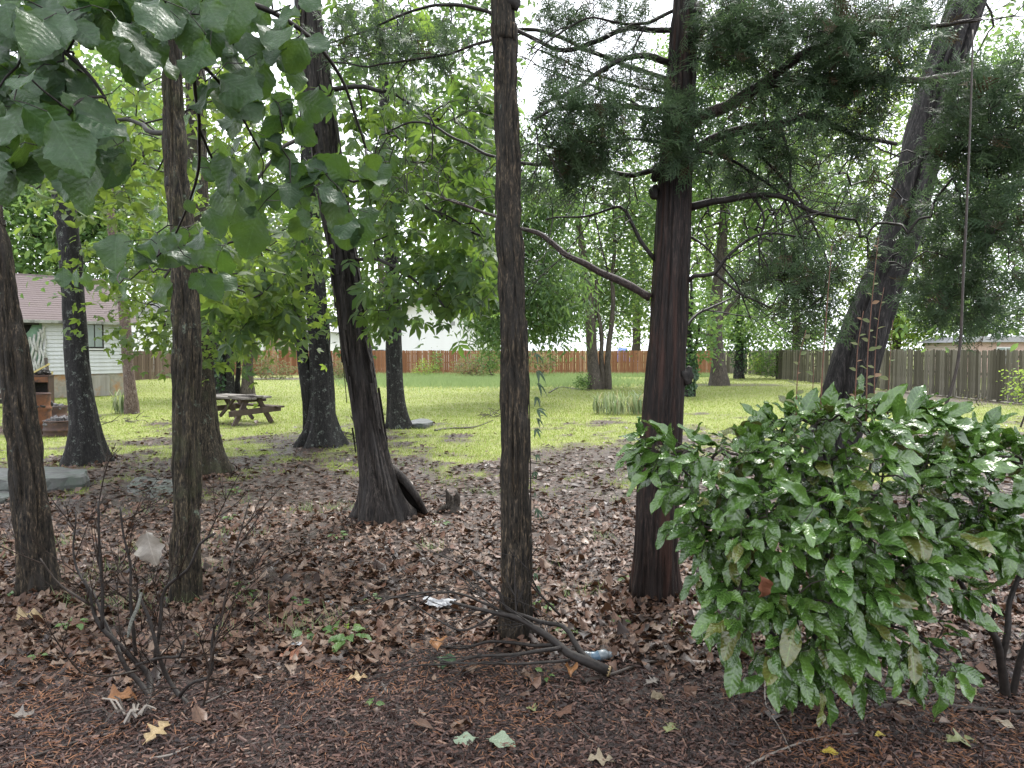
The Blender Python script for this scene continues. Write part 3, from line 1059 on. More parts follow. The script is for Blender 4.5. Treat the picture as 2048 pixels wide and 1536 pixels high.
def build_grass():
    g = Geo()
    x, y = frustum_points(280000, 6.5, 46, 1.25)
    ga = grass_amount(x, y)
    keep = rng.random(len(x)) < ga ** 1.6 * 0.95
    x, y, ga = x[keep], y[keep], ga[keep]
    n = len(x)
    a = rng.random(n) * 6.28
    d = np.stack([np.cos(a) * 0.6, np.sin(a) * 0.6, np.ones(n)], -1) + rv(n, 0.2)
    face = np.stack([rng.normal(0, .6, n), -np.ones(n), rng.normal(0, .3, n)], -1)
    R = rot_from(d, face)
    tuft = fbm(np.stack([x * 1.3, y * 1.3, 0 * x], -1), 81)
    h = (0.028 + 0.05 * rng.random(n)) * (0.6 + 0.9 * tuft) * np.where(y > 16, 1.0, 0.85)
    wd = 0.004 + 0.00042 * y
    S = np.stack([wd, h, h], -1)
    BL = (np.array([[-.5, 0, 0], [.5, 0, 0], [0.1, 1, 0.25]], float), np.array([[0, 1, 2]]), np.zeros((3, 3)))
    g.scatter(BL, R, np.stack([x, y, ground_h(x, y)], -1), S, rng.random(n))
    o = new_obj('lawn_grass', g.mesh('lawn_grass'), None, GRASS)
    tag(o, 'short yellow green lawn grass across the yard', 'grass', None, 'stuff')
    # unmown strip in front of the red fence
    g = Geo()
    n = 26000
    c = rng.integers(0, 3, n)
    x = np.where(c == 0, rng.normal(-4.2, 2.4, n), np.where(c == 1, rng.normal(1.5, 2.8, n), rng.uniform(-12, 14, n)))
    y = np.where(c == 2, rng.uniform(46.5, 49, n), rng.normal(39, 2.4, n))
    x = np.clip(x, -13, 14)
    a = rng.random(n) * 6.28
    d = np.stack([np.cos(a) * .5, np.sin(a) * .5, np.ones(n)], -1)
    R = rot_from(d, np.tile([0, -1.0, 0.2], (n, 1)) + rv(n, .4))
    h = 0.16 + 0.22 * rng.random(n)
    g.scatter(BL, R, np.stack([x, y, 0 * x], -1), np.stack([np.full(n, 0.03), h, h], -1), rng.random(n))
    o = new_obj('tall_grass', g.mesh('tall_grass'), None, TALLGRASS)
    tag(o, 'unmown pale green tall grass before the red fence', 'grass', None, 'stuff')
    # sparse green weeds through the litter
    g = Geo()
    cx, cy = frustum_points(260, 4.2, 11, 1.3)
    s = rng.random(len(cx)) < np.clip((fbm(np.stack([cx * .7, cy * .7, 0 * cx], -1), 91) - .4) * 5, 0.05, .9)
    cx, cy = cx[s], cy[s]
    for k in range(len(cx)):
        m = rng.integers(10, 46)
        x, y = cx[k] + rng.normal(0, .08, m), cy[k] + rng.normal(0, .07, m)
        d = np.stack([rng.normal(0, .6, m), rng.normal(0, .6, m), np.ones(m)], -1)
        R = rot_from(d, np.tile([0, -1.0, 0.6], (m, 1)) + rv(m, .5))
        h = 0.04 + .10 * rng.random(m)
        g.scatter(BL, R, np.stack([x, y, ground_h(x, y)], -1), np.stack([np.full(m, .005), h, h], -1), rng.random(m))
    o = new_obj('grass_tufts', g.mesh('grass_tufts'), None, TALLGRASS)
    tag(o, 'thin green grass tufts poking up through the brown leaf litter', 'grass', None, 'stuff')


build_grass()


# ------------------------------------------------------------------ fences
def fence(name, label, p0, p1, height, mat, pw=0.14, gap=0.006, rail=PLANK_BROWN, tiltj=0.006, hj=0.012, post_front=False):
    p0, p1 = np.array(p0, float), np.array(p1, float)
    d = p1 - p0
    L = np.linalg.norm(d)
    ang = math.atan2(d[1], d[0])
    root = thing(name, label, 'fence', (*p0, 0), rz=ang)
    g = Geo()
    w, t, h = pw - gap, 0.018, height
    prof = [(-w / 2, 0), (w / 2, 0), (w / 2, h - 0.035), (w / 2 - 0.03, h), (-w / 2 + 0.03, h), (-w / 2, h - 0.035)]
    V = [(x, -t / 2, z) for x, z in prof] + [(x, t / 2, z) for x, z in prof]
    Tm = [[0, 1, 2], [0, 2, 5], [5, 2, 3], [5, 3, 4]]
    g.add(V, Tm + [[a + 6, c + 6, b + 6] for a, b, c in Tm])
    g.add(V, [[i, i + 6, (i + 1) % 6 + 6, (i + 1) % 6] for i in range(6)])
    me = g.mesh('plank', smooth=False)
    me.materials.append(mat)
    n = int(L / pw)
    for k in range(n):
        o = new_obj('plank', me, root)
        o.location = ((k + 0.5) * pw, rng.normal(0, 0.007), 0.02 + rng.normal(0, hj))
        o.rotation_euler = (rng.normal(0, 0.004), rng.normal(0, tiltj), rng.normal(0, 0.05))
    gr = Geo().box((0, 0, 0), (L, 0.04, 0.09))
    rm = gr.mesh('rail', smooth=False)
    rm.materials.append(rail)
    for z in (0.3, height * 0.52, height - 0.22):
        new_obj('rail', rm, root, loc=(L / 2, 0.034, z))
    gp = Geo().box((0, 0, height / 2 - 0.1), (0.09, 0.09, height - 0.12))
    pm = gp.mesh('post', smooth=False)
    pm.materials.append(rail)
    for k in range(int(L / 2.4) + 1):
        new_obj('post', pm, root, loc=(min(k * 2.4 + 0.05, L - 0.05), 0.102, 0.0))
    return root


FD = 50.0
fx = lambda px, D: (px - CX) / FPX * D
fence('board_fence', 'reddish brown cedar board fence across the far end of the lawn', (fx(462, FD), FD), (fx(1432, FD + .6), FD + .6), 1.70, PLANK_RED)
fence('weathered_fence', 'dull brown weathered board fence running from the house corner to the red fence', (fx(238, 40.5), 40.5), (fx(462, FD) - .1, FD - .1), 1.68, PLANK_BROWN)
fence('stockade_fence', 'grey green weathered board fence along the right side of the yard', (16.0, 44.0), (16.75, 17.5), 1.74, PLANK_GREY, pw=0.148, gap=0.022, rail=PLANK_GREY, tiltj=0.008, hj=0.016)
fence('stockade_fence', 'short grey fence return set back behind the long grey fence', (17.6, 54.0), (17.3, 46.5), 1.72, PLANK_GREY, rail=PLANK_GREY)
fence('stockade_fence', 'pale grey fence stub closing the gap beside the red fence', (fx(1432, FD + .6) + .15, FD + 4.6), (17.6, 54.2), 1.68, PLANK_GREY, rail=PLANK_GREY)


# ------------------------------------------------------------------ buildings
def bx(root, name, c, s, mat, rot=None, label=None, parent=None):
    """box part in the thing's own frame"""
    o = new_obj(name, Geo().box((0, 0, 0), s).mesh(name, smooth=False), parent or root, mat, loc=tuple(c))
    if rot:
        o.rotation_euler = rot
    if label:
        o['label'] = label
    return o


def poly_prism(name, prof, y0, y1, mat, root, label=None, loc=(0, 0, 0), axis='xz'):
    """extrude a convex outline given in x, z from y0 to y1"""
    n = len(prof)
    V = [(x, y0, z) for x, z in prof] + [(x, y1, z) for x, z in prof]
    g = Geo()
    g.add(V, [[0, k, k + 1] for k in range(1, n - 1)] + [[n, n + k + 1, n + k] for k in range(1, n - 1)])
    g.add(V, [[k, k + n, (k + 1) % n + n, (k + 1) % n] for k in range(n)])
    o = new_obj(name, g.mesh(name, smooth=False), root, mat, loc=loc)
    if label:
        o['label'] = label
    return o


def burnt_house():
    WL = np.array([fx(-60, 24.5), 24.5])
    WR = np.array([fx(251, 28.2), 28.2])
    d = WR - WL
    L = float(np.linalg.norm(d))
    rz = math.atan2(d[1], d[0])
    root = thing('burnt_house', 'fire damaged house with white siding, mauve shingle roof and stained foundation', 'house', (*WL, 0), rz=rz)
    X0 = -5.0
    FZ, EZ = 0.86, 2.86                                   # foundation top, eave
    depth = 6.0
    bx(root, 'foundation', ((X0 + L) / 2, depth / 2, FZ / 2 - 0.1), (L - X0, depth, FZ + 0.2), CONCRETE)
    bx(root, 'wall_core', ((X0 + L) / 2, depth / 2, (FZ + EZ) / 2), (L - X0 - 0.06, depth - 0.06, EZ - FZ), DARK_GAP)
    # lap siding; the left stretch burned away, so its boards start further right
    n = 14
    bh = (EZ - FZ) / n
    for k in range(n):
        z = FZ + (k + 0.5) * bh
        xa = 2.15
        xb = L + 0.02
        segs = [(xa, xb)]
        if 0.68 < (z - FZ) / (EZ - FZ) or False:
            pass
        wz0, wz1, wx0, wx1 = 1.82, 2.74, 3.55, 4.18
        if z + bh / 2 > wz0 and z - bh / 2 < wz1:
            segs = [(xa, wx0), (wx1, xb)]
        for a, b in segs:
            bx(root, 'siding_board', ((a + b) / 2, -0.03, z), (b - a, 0.014, bh * 1.10), SIDING, rot=(math.radians(-13), 0, 0))
        if k > 4:
            bx(root, 'siding_board', (-0.1, -0.016, z), (2.2 * 2 * 0.5 + 0.0, 0.012, bh * 1.06), SIDING_SOOT, rot=(math.radians(-7), 0, 0), label='soot stained siding board')
    # corner board and sill strip
    bx(root, 'corner_board', (L + 0.05, -0.03, (FZ + EZ) / 2), (0.07, 0.07, EZ - FZ), TRIM_WHITE)
    # window
    w = bx(root, 'window', (3.865, -0.02, 2.28), (0.63, 0.05, 0.92), FRAME_DARK)
    bx(root, 'pane', (-0.14, -0.035, 0), (0.22, 0.012, 0.82), GLASS, parent=w)
    bx(root, 'pane', (0.13, -0.035, 0), (0.24, 0.012, 0.82), GLASS, parent=w)
    bx(root, 'sill', (0, -0.05, -0.5), (0.74, 0.08, 0.05), TRIM_WHITE, parent=w)
    # burnt bay: green sheathing, torn melted siding, charred posts
    poly_prism('sheathing', [(1.45, 1.75), (1.95, 1.3), (2.14, 1.3), (2.14, 2.8), (1.9, 2.75), (1.75, 2.45), (1.5, 2.15)], -0.04, -0.02, GREEN_BOARD, root, 'torn green sheathing board')
    r = np.random.default_rng(3)
    for k in range(9):
        x0 = 1.36 + k * 0.105
        top = 1.82 + 0.1 * k - (0.02 * k) ** 2
        z = np.linspace(top, 0.95 + r.random() * 0.12, 14)
        off = np.sin(z * 9 + k) * 0.035 + (1 - (z - 0.9) / 1.6) * 0.03
        g = Geo()
        ww = 0.04 + 0.008 * r.random(14)
        V = []
        for i in range(14):
            for u in (-1, -0.4, 0.4, 1):
                V.append((x0 + off[i] + u * ww[i], -0.09 - 0.045 * (1 - u * u) - 0.03 * math.sin(i * .8 + k), z[i]))
        F = [[i * 4 + j, i * 4 + j + 1, (i + 1) * 4 + j + 1, (i + 1) * 4 + j] for i in range(13) for j in range(3)]
        g.add(V, F)
        new_obj('melted_siding', g.mesh('melted_siding'), root, MELTED)
    bx(root, 'loose_board', (1.75, -0.16, 0.93), (0.95, 0.03, 0.13), MELTED, rot=(0, math.radians(6), 0), label='sagging white board below the melted siding')
    bx(root, 'charred_post', (0.95, -0.35, 1.75), (0.14, 0.12, 2.1), CHAR_GREY, rot=(0, math.radians(-3), 0))
    bx(root, 'charred_post', (1.14, -0.22, 1.55), (0.10, 0.10, 1.7), CHAR, rot=(0, math.radians(2), 0))
    bx(root, 'scorched_board', (0.45, -0.5, 1.55), (0.34, 0.05, 1.25), BOARD_TAN, rot=(0, math.radians(-4), 0))
    bx(root, 'beam', (0.4, -0.2, 2.72), (3.2, 0.12, 0.16), CHAR)
    # foundation access panel
    bx(root, 'access_panel', (4.05, -0.02, 0.40), (0.62, 0.05, 0.78), DOOR_WOOD)
    bx(root, 'panel_batten', (3.72, -0.05, 0.40), (0.05, 0.02, 0.80), DOOR_WOOD)
    # roof: shingle courses up to the ridge
    run, rise = 3.3, 1.75
    ov = 0.35
    nC = 22
    xr0, xr1 = X0 - 0.2, L + 0.45
    sl = math.atan2(rise, run)
    tot = math.hypot(run + ov, (run + ov) * rise / run)
    ch = tot / nC
    ez = EZ + 0.08 - ov * rise / run
    deck = poly_prism('roof', [(-ov, ez - 0.03), (run, EZ + rise), (run + run + ov, ez - 0.03), (run, EZ + rise - 0.12)], xr0, xr1, SHINGLE, root)
    # outline is in (y, z): turn it so that the extrusion runs along the wall
    deck.rotation_euler = (0, 0, 0)
    me = deck.data
    for v in me.vertices:
        x, y, z = v.co
        v.co = (y, x, z)
    me.update()
    for k in range(nC):
        s = (k + 0.5) * ch
        y = -ov + s * math.cos(sl)
        z = ez + s * math.sin(sl) + 0.035
        m = 3
        wd = (xr1 - xr0) / m
        bx(root, 'shingle_course', ((xr0 + xr1) / 2, y, z), (xr1 - xr0, ch * 1.12, 0.016), SHINGLE, rot=(sl - 0.05, 0, 0), parent=deck)
    bx(root, 'ridge_cap', ((xr0 + xr1) / 2, run, EZ + rise + 0.07), (xr1 - xr0, 0.22, 0.05), SHINGLE, parent=deck)
    bx(root, 'gutter', ((xr0 + xr1) / 2, -ov - 0.03, ez + 0.01), (xr1 - xr0, 0.09, 0.11), SIDING_SOOT, label='dirty white gutter along the eave', parent=deck)
    bx(root, 'soffit', ((xr0 + xr1) / 2, -ov / 2, ez - 0.04), (xr1 - xr0, ov, 0.02), SIDING_SOOT, parent=deck)
    # vent pipe near the ridge
    g = Geo().tube([(1.55, run - 0.35, EZ + rise - 0.2), (1.55, run - 0.35, EZ + rise + 0.18)], 0.035, 8)
    new_obj('vent_pipe', g.mesh('vent_pipe'), deck, TRIM_WHITE)
    return root, WL, d / L


HOUSE, HW, HDIR = burnt_house()


def local_house(x, y, z=0.0):
    n = np.array([-HDIR[1], HDIR[0]])
    p = HW + HDIR * x + n * y
    return np.array([p[0], p[1], z])


# wreckage beside the house
def wreck():
    c = G(30, 812)
    rz = math.radians(15)
    root = thing('burnt_stove', 'rusted burnt out metal cabinet with open black front beside the house', 'cabinet', (*G(84, 808)[:2], 0), rz=rz)
    bx(root, 'shell_side', (-0.27, 0, 0.45), (0.03, 0.5, 0.9), RUST)
    bx(root, 'shell_side', (0.27, 0, 0.45), (0.03, 0.5, 0.9), RUST_DARK)
    bx(root, 'top', (0, 0, 0.92), (0.62, 0.54, 0.05), RUST_DARK)
    bx(root, 'drawer_front', (0, -0.26, 0.80), (0.54, 0.03, 0.17), RUST)
    bx(root, 'back_panel', (0, 0.24, 0.45), (0.52, 0.02, 0.86), CHAR)
    bx(root, 'shelf', (0, 0, 0.34), (0.50, 0.44, 0.03), CHAR)
    g = Geo()
    b = in_ball(60) * np.array([.28, .22, .10]) + np.array([0, 0, 1.0])
    for p in b:
        g.box(p, rng.uniform(.03, .12, 3), rot=np.array(Matrix.Rotation(rng.random() * 3, 3, Vector(rng.normal(0, 1, 3)).normalized())))
    o = new_obj('ash_heap', g.mesh('ash_heap', smooth=False), root, CHAR)
    root = thing('scrap_trailer', 'rusty box trailer side with pale panel at the picture edge', 'trailer', (*G(-14, 815)[:2], 0), rz=math.radians(5))
    bx(root, 'side_panel', (0, 0, 0.62), (0.95, 0.6, 0.34), DOOR_WOOD)
    bx(root, 'top_rail', (0, -0.02, 0.88), (1.0, 0.64, 0.18), RUST)
    bx(root, 'bottom_rail', (0, -0.02, 0.36), (1.0, 0.62, 0.12), RUST_DARK)
    bx(root, 'floor_beam', (0, 0, 0.18), (1.0, 0.5, 0.10), CHAR)
    bx(root, 'leg', (-0.4, -0.1, 0.08), (0.08, 0.08, 0.2), RUST_DARK)
    bx(root, 'leg', (0.4, -0.1, 0.08), (0.08, 0.08, 0.2), RUST_DARK)
    for (px, py, D, ln, ang, th, mat, lab) in (
            (103, 800, 24.0, 1.55, -14, 0.09, CHAR_GREY, 'charred grey timber leaning against the burnt wall'),
            (92, 804, 23.6, 1.05, 6, 0.05, BOARD_YELLOW, 'yellow board standing against the foundation'),
            (99, 806, 23.3, 0.95, -22, 0.07, CHAR, 'short black timber leaning beside the yellow board')):
        p = G(px, py)
        o = solo('leaning_timber', Geo().box((p[0], p[1], ln / 2), (th, th * .7, ln)), mat, lab, 'timber', (p[0], p[1], 0), smooth=False)
        o.rotation_euler = (math.radians(-12), math.radians(ang), 0)
    p = at(82, 737, 23.2)
    g = Geo().box(p, (0.62, 0.04, 0.05))
    o = solo('loose_stick', g, BOARD_YELLOW, 'yellow stick lying across the top of the rusted cabinet', 'board', tuple(p), smooth=False)
    o.rotation_euler = (0, math.radians(-28), 0)


wreck()


def drum(px, py, r, h, mat, label, fill=True, ribs=2):
    p = G(px, py)
    root = thing('steel_drum', label, 'drum', (p[0], p[1], 0), group='rusty drums in front of the burnt house')
    z = np.linspace(0, h, 25)
    rr = np.full(25, r)
    for k in range(ribs):
        zc = h * (k + 1) / (ribs + 1)
        rr += 0.018 * np.exp(-((z - zc) / (0.03)) ** 2)
    rr *= 1 + 0.01 * np.sin(z * 17)
    g = Geo().tube(np.stack([0 * z, 0 * z, z], -1) + np.array([p[0], p[1], -0.02]), rr, 28, cap=False)
    part('body', g, mat, root)
    a = np.linspace(0, 2 * math.pi, 29)
    g = Geo().tube(np.stack([p[0] + r * np.cos(a), p[1] + r * np.sin(a), 0 * a + h], -1), 0.014, 6, cap=False)
    part('rim', g, RUST_DARK, root)
    g = Geo()
    m = 46
    ang, q = rng.random(m) * 6.28, np.sqrt(rng.random(m)) * r * 0.92
    for k in range(m):
        zz = h - 0.09 + (0.12 * (1 - q[k] / r) + rng.random() * 0.06 if fill else -0.15)
        g.box((p[0] + q[k] * math.cos(ang[k]), p[1] + q[k] * math.sin(ang[k]), zz), rng.uniform(.03, .13, 3) * np.array([1.3, 1, .6]),
              rot=np.array(Matrix.Rotation(rng.random() * 3, 3, Vector(rng.normal(0, 1, 3)).normalized())))
    o = part('ash_fill', g, ASH if fill else CHAR, root, smooth=False)
    o['kind'] = 'stuff'


drum(76, 868, 0.25, 0.84, RUST, 'tall open orange and blue grey rusty drum beside the edge tree', False)
drum(103, 846, 0.34, 0.40, RUST_DARK, 'wide brown half drum behind the tall rusty drum', True, 1)
drum(124, 872, 0.32, 0.32, RUST_DARK, 'low dark half drum heaped with ash against the mossy tree', True, 1)


def far_white_house():
    D = 62.0
    c = np.array([fx(866, D), D])
    root = thing('white_building', 'bright white gabled building beyond the red fence', 'building', (*c, 0), rz=math.radians(3))
    W, E, A = 10.6, 4.15, 6.4
    poly_prism('wall', [(-W / 2, 0), (W / 2, 0), (W / 2, E), (0, A), (-W / 2, E)], 0, 9, WHITE_WALL, root)
    for s in (-1, 1):
        a = math.atan2(A - E, W / 2)
        Ls = math.hypot(A - E, W / 2) + 0.5
        r = bx(root, 'roof_slope', (s * (W / 4 + 0.2), 4.3, (E + A) / 2 + 0.04), (Ls, 10.2, 0.14), SHINGLE_GREY, rot=(0, s * a, 0))
        bx(root, 'fascia', (0, -5.13, -0.04), (Ls, 0.05, 0.26), FASCIA_DARK, parent=r)
    v = bx(root, 'gable_vent', (1.72, -0.03, 4.02), (0.32, 0.05, 0.34), FASCIA_DARK)
    for k in range(4):
        bx(root, 'vent_slat', (0, -0.035, -0.12 + k * .08), (0.28, 0.02, 0.03), TRIM_WHITE, parent=v)
    for k in range(20):
        bx(root, 'siding_board', (0, -0.012, 0.25 + k * 0.195), (W - 0.02, 0.012, 0.2), WHITE_WALL, rot=(math.radians(-4), 0, 0))
    p = np.array([fx(752, 56), 56])
    root = thing('parked_car', 'dark roofed car showing just above the red fence by the white building', 'car', (p[0], p[1], 0))
    n = 12
    g = Geo()
    prof = [(-2.1, .35), (-2.1, .85), (-1.5, 1.05), (-0.9, 1.72), (0.7, 1.78), (1.3, 1.12), (2.1, .95), (2.15, .35)]
    V = []
    for y, s in ((-0.85, 1.0), (-0.7, 1.02), (0.7, 1.02), (0.85, 1.0)):
        V += [(x, y * (0.8 if z > 1.2 else 1), z) for x, z in prof]
    m = len(prof)
    g.add(V, [[k * m + j, k * m + (j + 1) % m, (k + 1) * m + (j + 1) % m, (k + 1) * m + j] for k in range(3) for j in range(m)])
    g.add(V, [[0, j + 1, j] for j in range(1, m - 1)] + [[3 * m, 3 * m + j, 3 * m + j + 1] for j in range(1, m - 1)])
    o = new_obj('body', g.mesh('body', smooth=False), root, FASCIA_DARK)
    for sx in (-1.35, 1.35):
        for sy in (-0.82, 0.82):
            g = Geo().tube([(sx, sy - .1, .32), (sx, sy + .1, .32)], 0.32, 18)
            new_obj('wheel', g.mesh('wheel'), root, CHAR)


far_white_house()


def far_brick_house():
    D = 64.0
    c = np.array([fx(578, D), D])
    root = thing('brick_house', 'pale house with brick porch wall and wreathed dark door beyond the fence', 'house', (*c, 0))
    bx(root, 'wall', (-1.0, 4, 1.7), (9.0, 7.5, 3.4), WHITE_WALL)
    bx(root, 'brick_wall', (-0.5, 0.1, 1.5), (2.9, 0.25, 3.0), BRICK)
    bx(root, 'porch_beam', (-0.4, -0.6, 3.12), (3.6, 1.2, 0.3), TRIM_WHITE)
    bx(root, 'porch_column', (1.25, -1.1, 1.5), (0.3, 0.3, 3.0), TRIM_WHITE)
    bx(root, 'porch_column', (-1.95, -1.1, 1.5), (0.3, 0.3, 3.0), TRIM_WHITE)
    d = bx(root, 'door', (0.55, -0.06, 1.55), (0.62, 0.06, 1.9), FRAME_DARK)
    a = np.linspace(0, 2 * math.pi, 20)
    g = Geo().tube(np.stack([0.2 * np.cos(a), 0 * a - 0.05, 0.32 + 0.2 * np.sin(a)], -1), 0.06, 6, cap=False)
    new_obj('wreath', g.mesh('wreath'), d, TRIM_WHITE)
    w = bx(root, 'window', (-0.65, -0.05, 1.62), (0.62, 0.06, 1.05), TRIM_WHITE)
    for i in range(2):
        for j in range(2):
            bx(root, 'pane', (-0.14 + .28 * i, -0.035, -0.23 + .46 * j), (0.22, 0.02, 0.4), BRICK, parent=w)
    w = bx(root, 'window', (-3.1, 0.23, 2.35), (0.7, 0.06, 0.34), TRIM_WHITE, label='narrow high window')
    bx(root, 'pane', (0, -0.035, 0), (0.6, 0.02, 0.26), FASCIA_DARK, parent=w)
    r = poly_prism('roof', [(-5.9, 3.35), (3.9, 3.35), (2.2, 4.7), (-4.2, 4.7)], -0.9, 8.2, SHINGLE_GREY, root)
    r2 = poly_prism('porch_roof', [(-2.5, 3.28), (1.6, 3.28), (1.0, 3.95), (-1.9, 3.95)], -1.4, -0.92, SHINGLE_GREY, root)


far_brick_house()


def side_house(name, label, px, D, W, E, A, wall, roof, rz):
    c = np.array([fx(px, D), D])
    root = thing(name, label, 'house', (*c, 0), rz=rz)
    bx(root, 'wall', (0, 3, E / 2), (W, 6, E), wall)
    poly = [(-W / 2 - .4, E), (W / 2 + .4, E), (W / 2 - .6, A), (-W / 2 + .6, A)]
    poly_prism('roof', poly, -0.4, 6.4, roof, root)
    for x in (-W / 4, W / 4):
        w = bx(root, 'window', (x, -0.03, E * 0.62), (1.1, 0.08, 1.1), TRIM_WHITE)
        bx(root, 'pane', (-.26, -0.05, 0), (0.46, 0.02, 0.95), GLASS, parent=w)
        bx(root, 'pane', (.26, -0.05, 0), (0.46, 0.02, 0.95), GLASS, parent=w)


side_house('brick_house', 'pinkish brick house partly hidden behind cedar twigs beyond the grey fence', 2085, 46, 9, 2.25, 2.62, BRICK, SHINGLE_GREY, math.radians(-6))
side_house('white_house', 'plain white house end beyond the dull brown fence at the left', 292, 58, 5.5, 4.3, 5.6, WHITE_WALL, SHINGLE_GREY, math.radians(4))
g = Geo()
_p = np.array([fx(1245, 54), 54])
V = [(x, y, (1.86 if abs(x) < 0.45 and abs(y) < .5 else 0.9) + 0.06 * math.sin(7 * x + 5 * y)) for x in np.linspace(-1.3, 1.3, 14) for y in np.linspace(-0.8, 0.8, 8)]
V = [(x + _p[0], y + _p[1], z) for x, y, z in V]
g.add(V, [[i * 8 + j, (i + 1) * 8 + j, (i + 1) * 8 + j + 1, i * 8 + j + 1] for i in range(13) for j in range(7)])
for s in (-1, 1):
    g.box((_p[0] + s * 1.2, _p[1], .45), (.06, 1.2, .9))
solo('tarp_cover', g, BLUE_TARP, 'blue tarp covered heap peeking over the red fence', 'tarp', (_p[0], _p[1], 0))
# ------------------------------------------------------------------ leaf templates for trees
LF_HICK1 = leaf_shape(ovate(0.20, 0.6, 1.1), 6, 3, 0.18, 0.3, seed=11)


def _rotz(a):
    return np.array(Matrix.Rotation(math.radians(a), 3, 'Z'))


def compound(n_pairs, spread=55, base=LF_HICK1, sc=0.85):
    L = [(base, np.eye(3), (0, 0.55, -0.02))]
    for k in range(n_pairs):
        yy = 0.5 - k * 0.32
        f = (sc - 0.2 * k)
        for s in (-1, 1):
            L.append((base, _rotz(-s * (spread + 12 * k)) * f, (0, yy, 0)))
    st = (np.array([[-.01, 0, 0], [.01, 0, 0], [.008, .6, 0], [-.008, .6, 0]], float), np.array([[0, 1, 2, 3]]), np.zeros((4, 3)))
    L.append((st, np.eye(3), (0, 0, 0)))
    return merge_tm(L)


HICKORY = [compound(2), compound(2, 45), compound(1, 50)]
OVAL_S = leaf_shape(ovate(0.27, 0.55), 4, 3, 0.2, 0.2, seed=13)
MAPLE_S = merge_tm([(leaf_shape(ovate(0.28, 0.45), 4, 3, 0.1, 0.15), np.eye(3), (0, 0, 0)),
                    (leaf_shape(ovate(0.24, 0.45), 3, 3, 0.1, 0.15), _rotz(50) * 0.75, (0, 0.1, 0)),
                    (leaf_shape(ovate(0.24, 0.45), 3, 3, 0.1, 0.15), _rotz(-50) * 0.75, (0, 0.1, 0))])


def leaf_cloud(geo, O, n_each, sig, size, tms, droop=0.5, upb=0.8, spread=0.35, cap=None):
    """leaves round each twig point"""
    n = len(O) * n_each
    if n == 0:
        return
    C = np.repeat(O, n_each, 0) + rv(n, sig)
    d = rv(n, 1.0)
    d[:, 2] = d[:, 2] * 0.5 - droop
    up = rv(n, spread * 2) + np.array([0, -0.25, upb])
    R = rot_from(d, up)
    s = size * np.clip(rng.normal(1, 0.22, n), 0.5, 1.6)
    k = rng.integers(0, len(tms), n)
    ti = rng.random(n)
    for q, tm in enumerate(tms):
        m = k == q
        geo.scatter(tm, R[m], C[m], s[m], ti[m])


def trunk_line(axis, D, top=2.5, lean_d=0.0):
    """axis [(px, py, half width px)] seen at depth D; the first point is the foot on the ground"""
    b = G(axis[0][0], axis[0][1])
    D = b[1] if D is None else D
    pts, rad = [b], [axis[0][2] * D / FPX]
    n = len(axis)
    for k, (px, py, w) in enumerate(axis[1:]):
        DD = D + lean_d * (k + 1) / n
        pts.append(at(px, py, DD))
        rad.append(w * DD / FPX)
    if top:
        d = pts[-1] - pts[-2]
        d = d / np.linalg.norm(d)
        pts.append(pts[-1] + d * top)
        rad.append(rad[-1] * 0.85)
    return b, np.array(pts), np.array(rad)


def tree_root(name, label, base, cat='tree', group=None):
    return thing(name, label, cat, (base[0], base[1], 0), group)


# ------------------------------------------------------------------ near trunks
def near_tree(name, label, axis, bark, crowns=(), leaf=None, tms=None, size=0.1, n_each=6, sig=0.12, droop=0.5, ns=84, step=0.04, top=2.5,
              amp=0.011, fr=20.0, stretch=0.12, flare=0.3, fh=0.22, lobes=5, seed=0, limbs=(), twig=TWIG_DARK, tip=0.0022, seg=0.18, knots=(), power=1.0,
              extra=None, lean_d=0.0, wob=0.02, D=None, upb=0.8):
    base, P, R = trunk_line(axis, D, top, lean_d)
    root = tree_root(name, label, base)
    g = Geo()
    bark_trunk(g, P, R, ns, step, amp, fr, stretch, flare, fh, lobes, seed, power, wob)
    part('trunk', g, bark, root)
    for (px, py, rk, Dk) in knots:
        c = at(px, py, Dk)
        g = Geo()
        a = in_ball(1)
        th, ph = np.meshgrid(np.linspace(0, 2 * math.pi, 17), np.linspace(0, math.pi, 9))
        s = np.stack([np.sin(ph) * np.cos(th), np.sin(ph) * np.sin(th) * 0.6, np.cos(ph) * 1.2], -1).reshape(-1, 3)
        s = s * (1 + 0.6 * (vnoise(s * 2.2 + 7, seed + 3)[:, None] - .5)) * rk
        F = [[i * 17 + j, i * 17 + j + 1, (i + 1) * 17 + j + 1, (i + 1) * 17 + j] for i in range(8) for j in range(16)]
        g.add(s + c, F)
        part('knot', g, BLACKHOLLOW, root)
    if crowns or limbs:
        sk = Skel()
        line, r = smooth_line(P, R, 0.12)
        sk.trace(line, r[0], r[-1], 0.15, mesh=False)
        for (pts, r0, r1) in limbs:
            q = np.array([at(*p) for p in pts])
            sk.trace(q, r0, r1, 0.07, parent=sk.near(q[0]), wob=0.03)
        if limbs:
            for ids in sk.traced:
                gl = Geo()
                pp = np.array([sk.P[i] for i in ids])
                rr = np.array([sk.r[i] for i in ids]) * (1 + 0.25 * (vnoise(pp * 9, 77) - .5))
                gl.tube(pp, rr, 10)
                part('limb', gl, twig, root)
        if crowns:
            T = np.concatenate([blob(*c) for c in crowns])
            T[:, 2] = np.maximum(T[:, 2], 0.4)
            sk.grow(T, seg, 0.22, 0.05, tip)
            gt = Geo()
            sk.mesh_twigs(gt)
            part('twigs', gt, twig, root, kind='stuff')
            O = np.array([sk.P[ids[-1]] for ids in sk.chains])
            gl = Geo()
            leaf_cloud(gl, O, n_each, sig, size, tms, droop, upb)
            part('crown', gl, leaf, root, smooth=True, kind='stuff')
    if extra:
        extra(root, P, R)
    return root


